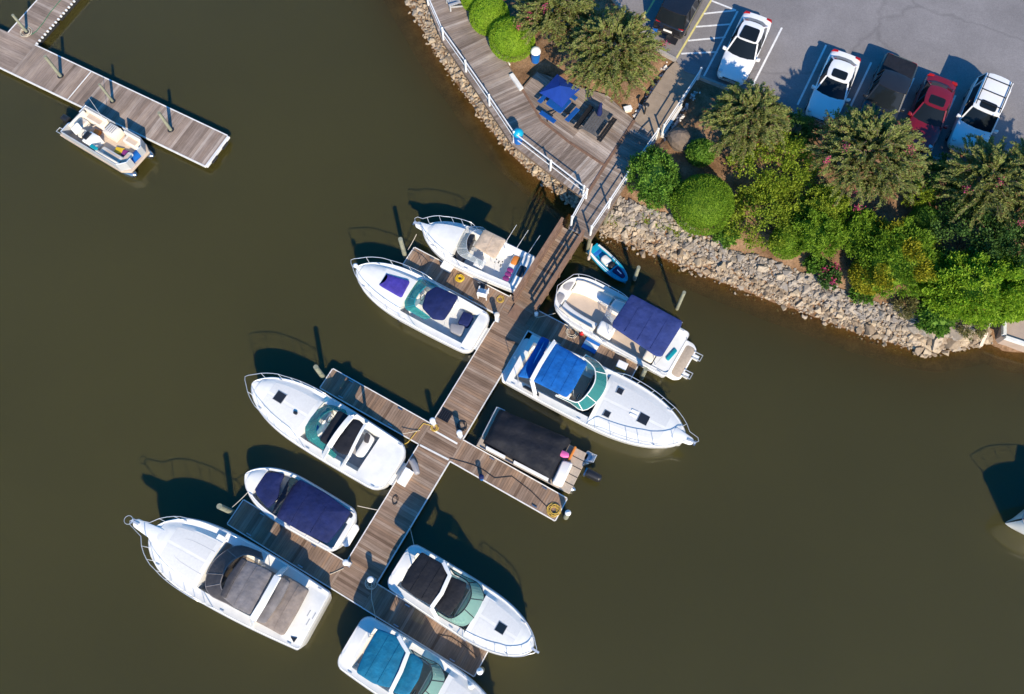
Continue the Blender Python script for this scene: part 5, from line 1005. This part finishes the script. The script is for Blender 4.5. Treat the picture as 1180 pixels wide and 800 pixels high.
# ================================================================== VEGETATION
def quads(name, co, mat, parent=None, kind=None):
    n = len(co)//4; me = bpy.data.meshes.new(name); me.vertices.add(len(co)); me.vertices.foreach_set('co', co.astype(np.float32).ravel())
    me.loops.add(n*4); me.loops.foreach_set('vertex_index', np.arange(n*4)); me.polygons.add(n); me.polygons.foreach_set('loop_start', np.arange(0, n*4, 4)); me.update(calc_edges=True)
    me.materials.append(mat); o = bpy.data.objects.new(name, me); COL.objects.link(o); o.parent = parent
    return o
def unit(v): return v/np.maximum(1e-9, np.linalg.norm(v, axis=-1, keepdims=True))
def leaf_quads(c, d, ln, wd, fold=.0):
    """a pointed leaf at each c along d"""
    n = len(c); r = unit(RNG.normal(size=(n, 3))); s = unit(np.cross(d, r)); up = np.cross(s, d)
    ln = np.asarray(ln)[:, None] if np.ndim(ln) else ln; wd = np.asarray(wd)[:, None] if np.ndim(wd) else wd
    a = c; b = c+d*ln*.45+s*wd*.5+up*wd*.1; t = c+d*ln-up*ln*.08; e = c+d*ln*.45-s*wd*.5+up*wd*.1
    return np.stack([a, b, t, e], 1).reshape(-1, 3)
def blob_core(rx, ry, rz, z0, bumps, k=.80, n=14):
    m = M(); rings = []
    for i in range(8):
        ph = -.35+(math.pi/2+.33)*i/7; ring = []
        for j in range(n):
            t = 2*math.pi*j/n; d = np.array([math.cos(t)*math.cos(ph), math.sin(t)*math.cos(ph), math.sin(ph)]); r = k*rad(d[None], bumps)[0]; ring.append((d[0]*rx*r, d[1]*ry*r, max(0.02, z0+d[2]*rz*r)))
        rings.append(ring)
    m.loft(rings); return m
def rad(d, bumps):
    r = np.ones(len(d))
    for b, a, s in bumps: r += a*np.exp(-(np.arccos(np.clip(d@b, -1, 1))/s)**2)
    return r
def mkbumps(n, amp, s): 
    v = unit(RNG.normal(size=(n, 3))); v[:, 2] = np.abs(v[:, 2]); return [(v[i], RNG.uniform(-.4, 1)*amp, s*RNG.uniform(.7, 1.4)) for i in range(n)]
LEAF = {'bright': leafmat('leaf_bright', [(0.188, 0.334, 0.020), (0.255, 0.426, 0.031), (0.330, 0.500, 0.043), (0.225, 0.376, 0.025)]),
        'green': leafmat('leaf_green', [(0.083, 0.192, 0.024), (0.128, 0.270, 0.034), (0.195, 0.355, 0.051), (0.098, 0.213, 0.024)]),
        'dome': leafmat('leaf_dome', [(0.128, 0.234, 0.017), (0.173, 0.305, 0.024), (0.232, 0.376, 0.034), (0.143, 0.256, 0.020)]),
        'lime': leafmat('leaf_lime', [(0.195, 0.270, 0.024), (0.270, 0.369, 0.034), (0.352, 0.440, 0.044), (0.165, 0.234, 0.024)]),
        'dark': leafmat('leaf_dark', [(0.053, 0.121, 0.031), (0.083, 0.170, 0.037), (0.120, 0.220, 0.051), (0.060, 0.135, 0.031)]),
        'myrtle': leafmat('leaf_myrtle', [(0.180, 0.234, 0.058), (0.255, 0.305, 0.082), (0.330, 0.376, 0.119), (0.210, 0.263, 0.061), (0.345, 0.298, 0.136), (0.158, 0.213, 0.058)]),
        'olive': leafmat('leaf_olive', [(0.165, 0.170, 0.060), (0.225, 0.227, 0.085), (0.300, 0.270, 0.119), (0.180, 0.185, 0.060)]),
        'yellow': leafmat('leaf_yellow', [(0.270, 0.277, 0.018), (0.371, 0.341, 0.023), (0.375, 0.375, 0.032), (0.203, 0.234, 0.018)])}
mk('bark', (.13, .09, .065), .9, var=.25, scale=6); mk('flower_pink', (.55, .05, .16), .6, var=.2); FL = leafmat('flowers', [(.50, .04, .14), (.65, .10, .25), (.42, .03, .10)]); SEED = leafmat('seed_heads', [(.20, .085, .045), (.26, .13, .06), (.16, .06, .035)])
def trunk(parent, h, r, n=3, spread=.4, name='trunk'):
    m = M()
    for i in range(n):
        a = 2*math.pi*i/n+RNG.uniform(0, 1); sp = spread*RNG.uniform(.7, 1.2); m.tube([(0.05*math.cos(a), .05*math.sin(a), -.25), (sp*.35*math.cos(a), sp*.35*math.sin(a), h*.4), (sp*math.cos(a), sp*math.sin(a), h)], [r, r*.8, r*.35], 7)
    return m.build(name, 'bark', parent, 60)
def shrub(q, rpx, h, label, leaf='green', n=9000, ls=.10, amp=.12, nb=16, sq=1.0, ry=None, rot=0, fuzz=.10, loose=0, yellow=0, name='shrub', core=.82, aspect=.5, group='shrubs on the planted bank'):
    """a shrub whose crown's middle is seen at q; rpx is its radius in pixels"""
    c0 = P(*q, 1.3+h*.55); sc = F_PX/((c0-Vector((0, 0, CAM_H))).length)*1.02; rx = rpx/sc; ry_ = (ry or rpx)/sc; g = H1(c0.x, c0.y)
    for _ in range(3): c0 = P(*q, g+h*.55); g = H1(c0.x, c0.y)
    o = empty(name, (c0.x, c0.y, g), rot, label, 'shrub', group); trunk(o, h*.45, .05, 4, rx*.4, 'stems')
    bumps = mkbumps(nb, amp, .35)+mkbumps(55, amp*.55+.025, .13); z0 = h*.38; rz = h-z0; 
    if loose < .5: blob_core(rx, ry_, rz, z0, bumps, core).build('inner_crown', LEAF[leaf], o, 80)
    d = unit(RNG.normal(size=(n*2, 3))); d = d[d[:, 2] > -.45][:n]; r = rad(d, bumps)*(1-np.abs(RNG.normal(size=len(d)))*fuzz+.03)
    if loose:
        nc = int(90+110*loose) if loose < .5 else int(60+90*loose); cd = unit(RNG.normal(size=(nc, 3))); cd[:, 2] = np.abs(cd[:, 2])*1.1-.15; cd = unit(cd); idx = RNG.integers(0, nc, len(d)); cr = RNG.uniform(.82 if loose < .5 else .55, 1.06, nc)
        pos = cd[idx]*cr[idx, None]+unit(RNG.normal(size=d.shape))*RNG.uniform(0, .19, len(d))[:, None]; r = np.linalg.norm(pos, axis=1); d = unit(pos)
    p = d*r[:, None]*np.array([rx, ry_, rz])+np.array([0, 0, z0]); p[:, 2] = np.maximum(.03, p[:, 2])
    dr = unit(d*np.array([1/rx, 1/ry_, 1/rz])*rx+RNG.normal(size=d.shape)*.75+np.array([0, 0, .25])); k = RNG.uniform(.7, 1.35, len(p))*ls
    if yellow:
        cy = unit(RNG.normal(size=(5, 3))); cy[:, 2] = np.abs(cy[:, 2]); hot = (np.max(d@unit(cy).T, axis=1) > .945); quads('yellow_shoots', leaf_quads(p[hot]*1.02, dr[hot], k[hot]*1.1, k[hot]*aspect), LEAF['yellow'], o); p, dr, k = p[~hot], dr[~hot], k[~hot]
    quads('crown', leaf_quads(p, dr, k, k*aspect), LEAF[leaf], o); return o
def myrtle(q, rpx, h, label, nb=150, fl=.05, seed=.3, group='crepe myrtles on the bank'):
    """crepe myrtle: long arching shoots feathered with leaves, seed heads and a few pink flowers at the tips"""
    g = 1.5
    for _ in range(3): c0 = P(*q, g+h*.62); g = H1(c0.x, c0.y)
    sc = F_PX/((c0-Vector((0, 0, CAM_H))).length)*1.02; R = rpx/sc; o = empty('crepe_myrtle', (c0.x, c0.y, g), RNG.uniform(0, 6), label, 'tree', group); trunk(o, h*.6, .07, 5, R*.35)
    C, D, LN = [], [], []; FC, SCc = [], []; br = M()
    for i in range(nb):
        a = RNG.uniform(0, 2*math.pi); el = RNG.uniform(.0, 1.0)**.8; rr = R*math.sqrt(max(.04, 1-el*el*.97))*RNG.uniform(.72, 1.10); top = h*(.50+.46*el)*RNG.uniform(.92, 1.06)
        p2 = np.array([rr*math.cos(a), rr*math.sin(a), top]); k0 = RNG.uniform(.3, .62); a0 = a+RNG.normal()*.45; p0 = np.array([rr*k0*math.cos(a0), rr*k0*math.sin(a0), h*.38+(top-h*.38)*RNG.uniform(.35, .75)])
        p1 = (p0+p2)/2+np.array([RNG.normal()*.12, RNG.normal()*.12, h*.09]); tip = p2+np.array([math.cos(a)*.12, math.sin(a)*.12, -.16])
        K = 54; ts = np.linspace(.08, 1, K); pts = ((1-ts)**2)[:, None]*p0+(2*ts*(1-ts))[:, None]*p1+(ts**2)[:, None]*tip; tan = unit(np.gradient(pts, axis=0))
        side = unit(np.cross(tan, np.array([0, 0, 1.0]))); sg = np.where(np.arange(K) % 2, 1, -1)[:, None]
        for rep in range(3):
            dd = unit(tan*1.0+side*sg*RNG.uniform(.3, 1.0, (K, 1))+RNG.normal(size=(K, 3))*.25+np.array([0, 0, .12])); C.append(pts+RNG.normal(size=(K, 3))*.025); D.append(dd); LN.append(RNG.uniform(.12, .22, K)*(1.2-.5*ts))
        if i % 3 == 0: br.tube([p0, p1*.9+p2*.05+p0*.05, tip], [.022, .014, .006], 4)
        u = RNG.uniform()
        if u < fl: FC.append(tip)
        elif u < fl+seed: SCc.append(tip)
    br.build('branches', 'bark', o)
    c, d, l = np.concatenate(C), np.concatenate(D), np.concatenate(LN); quads('crown', leaf_quads(c, d, l, l*.40), LEAF['myrtle'], o)
    for t_ in FC:
        cc = np.array(t_)+RNG.normal(size=(60, 3))*.10; quads('flower_cluster', leaf_quads(cc, unit(RNG.normal(size=cc.shape)), np.full(60, .07), np.full(60, .056)), FL, o)['kind'] = 'stuff'
    if SCc: cc = np.repeat(np.array(SCc), 14, 0)+RNG.normal(size=(len(SCc)*14, 3))*.07; quads('seed_heads', leaf_quads(cc, unit(RNG.normal(size=cc.shape)), np.full(len(cc), .07), np.full(len(cc), .056)), SEED, o)['kind'] = 'stuff'
    return o
# top centre
shrub((590, 42), 24, 1.7, 'clipped round bright green shrub nearest the trash can', 'bright', 13000, .07, .03, 10, fuzz=.045)
shrub((564, 15), 21, 1.6, 'clipped round bright green shrub, middle one at the top edge', 'bright', 11000, .07, .03, 10, fuzz=.045)
shrub((546, -3), 13, 1.3, 'small bright green shrub cut by the top edge', 'bright', 6000, .07, .03, 8, fuzz=.045)
myrtle((706, 58), 57, 4.6, 'large crepe myrtle beside the umbrella table', 330, .006, .4)
myrtle((640, 12), 46, 4.4, 'crepe myrtle at the top edge behind the round shrubs', 260, .012, .25)
# right bank, upper row
myrtle((862, 138), 46, 4.3, 'crepe myrtle in front of the white sedan', 260, .006, .4)
myrtle((1001, 178), 60, 4.6, 'widest crepe myrtle with pink blooms below the black pickup', 360, .022, .35)
myrtle((1140, 207), 50, 4.2, 'sparse crepe myrtle below the white SUV', 170, .012, .2)
myrtle((1205, 215), 55, 5.0, 'crepe myrtle cut by the right edge', 180, .01, .2)
# lower rows
shrub((755, 205), 27, 2.0, 'pear shaped green shrub against the white railing', 'green', 11000, .13, .2, 18, ry=36, rot=.25, loose=.4, core=.68, fuzz=.14)
shrub((812, 232), 34, 2.3, 'clipped dome shrub standing above the riprap', 'dome', 20000, .08, .07, 14, fuzz=.07)
shrub((808, 174), 14, 1.2, 'small green shrub just right of the boulder', 'green', 3000, .12, .15, fuzz=.15)
shrub((892, 190), 44, 2.6, 'loose yellow green shrub under the white sedan crepe myrtle', 'lime', 11000, .14, .2, 20, loose=.9, fuzz=.2)
shrub((882, 250), 42, 2.0, 'spreading yellow green shrub right of the clipped dome', 'lime', 10000, .13, .2, 18, loose=.7, fuzz=.2)
shrub((908, 277), 18, 1.5, 'small clipped green shrub at the riprap edge', 'dome', 7000, .08, .05, fuzz=.07)
shrub((941, 268), 30, 2.1, 'rounded green shrub left of the bank middle', 'dome', 15000, .11, .16, 16, fuzz=.08, loose=.45, core=.64)
shrub((949, 238), 24, 2.2, 'mid green shrub behind the rounded bank shrub', 'lime', 11000, .12, .16, 14, fuzz=.1, loose=.45, core=.64)
shrub((986, 266), 25, 2.0, 'green mound shrub left of the yellow shooted one', 'dome', 12000, .12, .16, 14, fuzz=.1, loose=.45, core=.64)
shrub((1036, 296), 42, 2.4, 'large green shrub with yellow shoots above the riprap', 'dome', 21000, .12, .2, 20, fuzz=.1, yellow=1, loose=.48, core=.66)
shrub((1003, 316), 20, 1.3, 'yellow leaved shrub at the top of the riprap', 'yellow', 4000, .12, .15, 10, fuzz=.15)
shrub((1066, 253), 14, 1.3, 'small round green shrub by the bark path', 'green', 4500, .08, .05, fuzz=.06)
shrub((1060, 226), 15, 1.2, 'small leafy shrub under the widest crepe myrtle', 'lime', 3000, .12, .15, loose=.6)
shrub((1130, 328), 52, 3.0, 'long bright green hedge by the tan landing', 'bright', 34000, .14, .22, 26, ry=36, fuzz=.12, group='hedges', loose=.49, core=.5)
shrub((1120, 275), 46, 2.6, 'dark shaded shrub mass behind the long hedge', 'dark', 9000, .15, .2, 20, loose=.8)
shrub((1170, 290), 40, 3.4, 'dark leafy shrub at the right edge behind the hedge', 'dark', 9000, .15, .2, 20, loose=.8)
shrub((1172, 335), 26, 2.8, 'bright hedge end cut by the right edge', 'bright', 10000, .14, .16, 18, group='hedges')
OL = shrub((955, 318), 13, .9, 'low oleander like shrub with pink flowers on the riprap', 'dark', 1600, .16, .2, loose=.6)
shrub((940, 306), 11, .8, 'small dark green shrub at the riprap edge left of the pink flowers', 'green', 1500, .14, .2, loose=.5)
shrub((1077, 364), 19, 1.2, 'dark glossy shrub low on the riprap near the landing', 'green', 3500, .16, .2, loose=.4)
shrub((1120, 372), 17, 1.0, 'olive feathery shrub on the riprap beside the pipe rail', 'olive', 3500, .15, .2, loose=.6, aspect=.25)
shrub((1045, 352), 13, .8, 'olive grassy tuft on the riprap', 'olive', 1800, .18, .2, loose=.5, aspect=.2)
shrub((838, 272), 13, .6, 'low green tuft at the riprap edge below the dome shrub', 'green', 1500, .14, .2, loose=.4)
shrub((993, 340), 12, .7, 'low leafy tuft on the riprap under the yellow shrub', 'green', 1400, .15, .2, loose=.5)
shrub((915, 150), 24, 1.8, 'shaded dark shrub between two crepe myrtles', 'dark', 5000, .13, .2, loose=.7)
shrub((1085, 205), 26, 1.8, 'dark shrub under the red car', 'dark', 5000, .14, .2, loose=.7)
for x, y in ((.3, .2), (.0, -.45), (-.35, .1)):
    c = RNG.normal(size=(40, 3))*.12+np.array([x, y, .8]); quads('flower_cluster', leaf_quads(c, unit(RNG.normal(size=(40, 3))), np.full(40, .11), np.full(40, .09)), FL, OL)['kind'] = 'stuff'
# weeds between rocks and along the boardwalk: tufts too many to count
T = []
for q0, q1, n in (((745, 245), (800, 268), 60), ((700, 238), (735, 252), 30), ((740, 215), (760, 240), 20)):
    for _ in range(n): t = RNG.uniform(); x, y = q0[0]+(q1[0]-q0[0])*t+RNG.normal()*4, q0[1]+(q1[1]-q0[1])*t+RNG.normal()*3; p = P(x, y, 1.1); T.append((p.x, p.y, H1(p.x, p.y)))
c = np.repeat(np.array(T), 10, 0)+RNG.normal(size=(len(T)*10, 3))*np.array([.07, .07, .02]); d = unit(RNG.normal(size=c.shape)*.6+np.array([0, 0, 1.0])); tag(quads('weeds', leaf_quads(c, d, np.full(len(c), .2), np.full(len(c), .05)), LEAF['lime']), 'green weeds growing along the top of the riprap', 'weeds', kind='stuff')
# ================================================================== ROCKS
mk('rock', (.35, .3, .25), .85, var=.22, scale=3, spec=.2, bump=.6, bscale=14, isl=[(.19, .165, .14), (.27, .235, .20), (.38, .315, .24), (.235, .22, .21), (.33, .28, .225), (.16, .14, .125), (.30, .275, .255), (.41, .34, .255), (.21, .18, .15)])
mk('boulder', (.15, .12, .10), .9, var=.25, scale=2, spec=.2, bump=.8, bscale=8)
def rock_mesh(seed, n=13):
    r = np.random.default_rng(seed); v = unit(r.normal(size=(n, 3)))*r.uniform(.8, 1.1, (n, 1))*np.array([1, .82, .7]); bm = bmesh.new()
    for p in v: bm.verts.new(p)
    bmesh.ops.convex_hull(bm, input=bm.verts); 
    for x in [x for x in bm.verts if not x.link_faces]: bm.verts.remove(x)
    bmesh.ops.bevel(bm, geom=bm.edges[:], offset=.09, segments=1, affect='EDGES') if False else None
    me = bpy.data.meshes.new('rock'); bm.to_mesh(me); bm.free(); me.materials.append(MAT['rock']); return me
mk('rock_tan', (.35, .3, .25), .85, var=.22, scale=3, spec=.2, bump=.6, bscale=14, isl=[(.24, .185, .13), (.37, .29, .205), (.44, .355, .25), (.29, .225, .16), (.20, .15, .105), (.39, .32, .24), (.27, .24, .21)])
RK = [rock_mesh(100+i) for i in range(10)]
BANDS = [  # shoreline pixel, inland pixel of the riprap at several stations; size factor
    [((454, -30), (476, -34)), ((468, 0), (492, -3)), ((484, 27), (505, 18)), ((499, 54), (519, 44)), ((517, 82), (536, 72)), ((538, 111), (558, 98)), ((561, 143), (580, 130)), ((588, 176), (604, 158)), ((619, 204), (636, 184)), ((646, 226), (662, 206)), ((667, 242), (680, 226))],
    [((690, 266), (712, 226)), ((722, 280), (748, 238)), ((770, 298), (795, 258)), ((826, 321), (846, 284)), ((880, 342), (898, 300)), ((930, 360), (944, 318)), ((985, 381), (998, 342)), ((1040, 397), (1046, 352)), ((1075, 403), (1084, 362)), ((1108, 397), (1110, 360)), ((1138, 391), (1134, 365))]]
raw = []
for bi, (band, N, s0) in enumerate(((BANDS[0], 2000, .090), (BANDS[1], 6600, .098))):
    k = len(band)-1
    for i in range(N):
        t = RNG.uniform(0, k); j = min(k-1, int(t)); f = t-j; a = P(*band[j][0], WATER).lerp(P(*band[j+1][0], WATER), f); b = P(*band[j][1], .9).lerp(P(*band[j+1][1], .9), f)
        u = RNG.uniform(-.03, 1.0) if RNG.uniform() > .05 else RNG.uniform(-.3, 0); p = a.lerp(b, u); big = 1.0+(.85 if (bi == 1 and t > 7.2) else .12)*RNG.uniform(.2, 1.3); s = s0*RNG.lognormal(0, .42)*big
        if u < 0: s *= .8
        raw.append((s, p.x, p.y, RNG.uniform(0, 6.28), RNG.uniform(-.5, .5), RNG.uniform(-.5, .5), int(RNG.integers(0, 10)), u))
hh = ground_h(np.array([r[1] for r in raw]), np.array([r[2] for r in raw]))
rocks = [(s, x, y, float(h)+s*RNG.uniform(.05, .55), a, b, c, k, u < .40 or (y > P(690, 262, 0).y and x < P(690, 262, 0).x)) for (s, x, y, a, b, c, k, u), h in zip(raw, hh)]
RKT = [m.copy() for m in RK]
for m_ in RKT: m_.materials.clear(); m_.materials.append(MAT['rock_tan'])
rocks.sort(reverse=True)
rip = empty('riprap_bank', (0, 0, 0)); tag(rip, kind='structure')
for s, x, y, z, a, b, c, k, tn in rocks[:280]:
    o = bpy.data.objects.new('rock', (RKT if tn else RK)[k]); COL.objects.link(o); o.parent = rip; o.location = (x, y, z); o.scale = (s, s, s); o.rotation_euler = (b, c, a)
VS, FS, off = [], [], 0
rv = [(np.array([v.co[:] for v in m.vertices]), [tuple(p.vertices) for p in m.polygons]) for m in RK]
from mathutils import Euler
for want in (False, True):
    VS, FS, off = [], [], 0
    for s, x, y, z, a, b, c, k, tn in rocks[280:]:
        if tn != want: continue
        R = np.array(Euler((b, c, a)).to_matrix()); v = rv[k][0]@R.T*s+np.array([x, y, z]); VS.append(v); FS += [tuple(i+off for i in f) for f in rv[k][1]]; off += len(v)
    m = M(); m.v = [tuple(v) for v in np.concatenate(VS)]; m.f = FS; o = m.build('waterline_rocks' if want else 'upper_rocks', 'rock_tan' if want else 'rock', rip); tag(o, kind='stuff')
# white and grey pebbles edging the path
m = M(); VS, FS, off = [], [], 0
for line_, n in (([(733, 134), (742, 118), (756, 99), (768, 80)], 110), ([(765, 158), (776, 146), (790, 126), (803, 106)], 100), ([(540, 12), (556, 34), (580, 64), (588, 78)], 90)):
    for _ in range(n):
        t = RNG.uniform(0, len(line_)-1); j = min(len(line_)-2, int(t)); f = t-j; q = [line_[j][i]*(1-f)+line_[j+1][i]*f+RNG.normal()*2.2 for i in (0, 1)]; p = P(*q, 1.45); h = H1(p.x, p.y); s = RNG.uniform(.06, .15); k = int(RNG.integers(0, 10))
        R = np.array(Euler((0, 0, RNG.uniform(0, 6))).to_matrix()); v = rv[k][0]@R.T*s+np.array([p.x, p.y, h+s*.3]); VS.append(v); FS += [tuple(i+off for i in ff) for ff in rv[k][1]]; off += len(v)
m.v = [tuple(v) for v in np.concatenate(VS)]; m.f = FS; mk('pebble', (.5, .47, .43), .8, var=.2, scale=4, isl=[(.35, .33, .31), (.55, .52, .48), (.72, .70, .66), (.45, .40, .35)])
tag(m.build('edging_pebbles', 'pebble'), 'pale pebbles edging the path and boardwalk', 'pebbles', kind='stuff')
p = P(784, 163, 1.6); bm = bmesh.new(); bmesh.ops.create_icosphere(bm, subdivisions=3, radius=1.0); bp_ = mkbumps(9, .22, .5)
for v in bm.verts:
    d = np.array(v.co[:]); r = rad(d[None]/np.linalg.norm(d), bp_)[0]*(1+.05*math.sin(7*d[0]+3)*math.sin(6*d[1])+.03*math.sin(13*d[2]+5*d[0])); v.co = Vector(d*r)
me = bpy.data.meshes.new('boulder'); bm.to_mesh(me); bm.free(); me.materials.append(MAT['boulder']); bo = bpy.data.objects.new('boulder', me); COL.objects.link(bo); bo.location = (p.x, p.y, H1(p.x, p.y)+.2); bo.scale = (.62, .75, .62); bo.rotation_euler = (.1, .1, .7); tag(bo, 'large brown boulder standing beside the path railing', 'boulder')
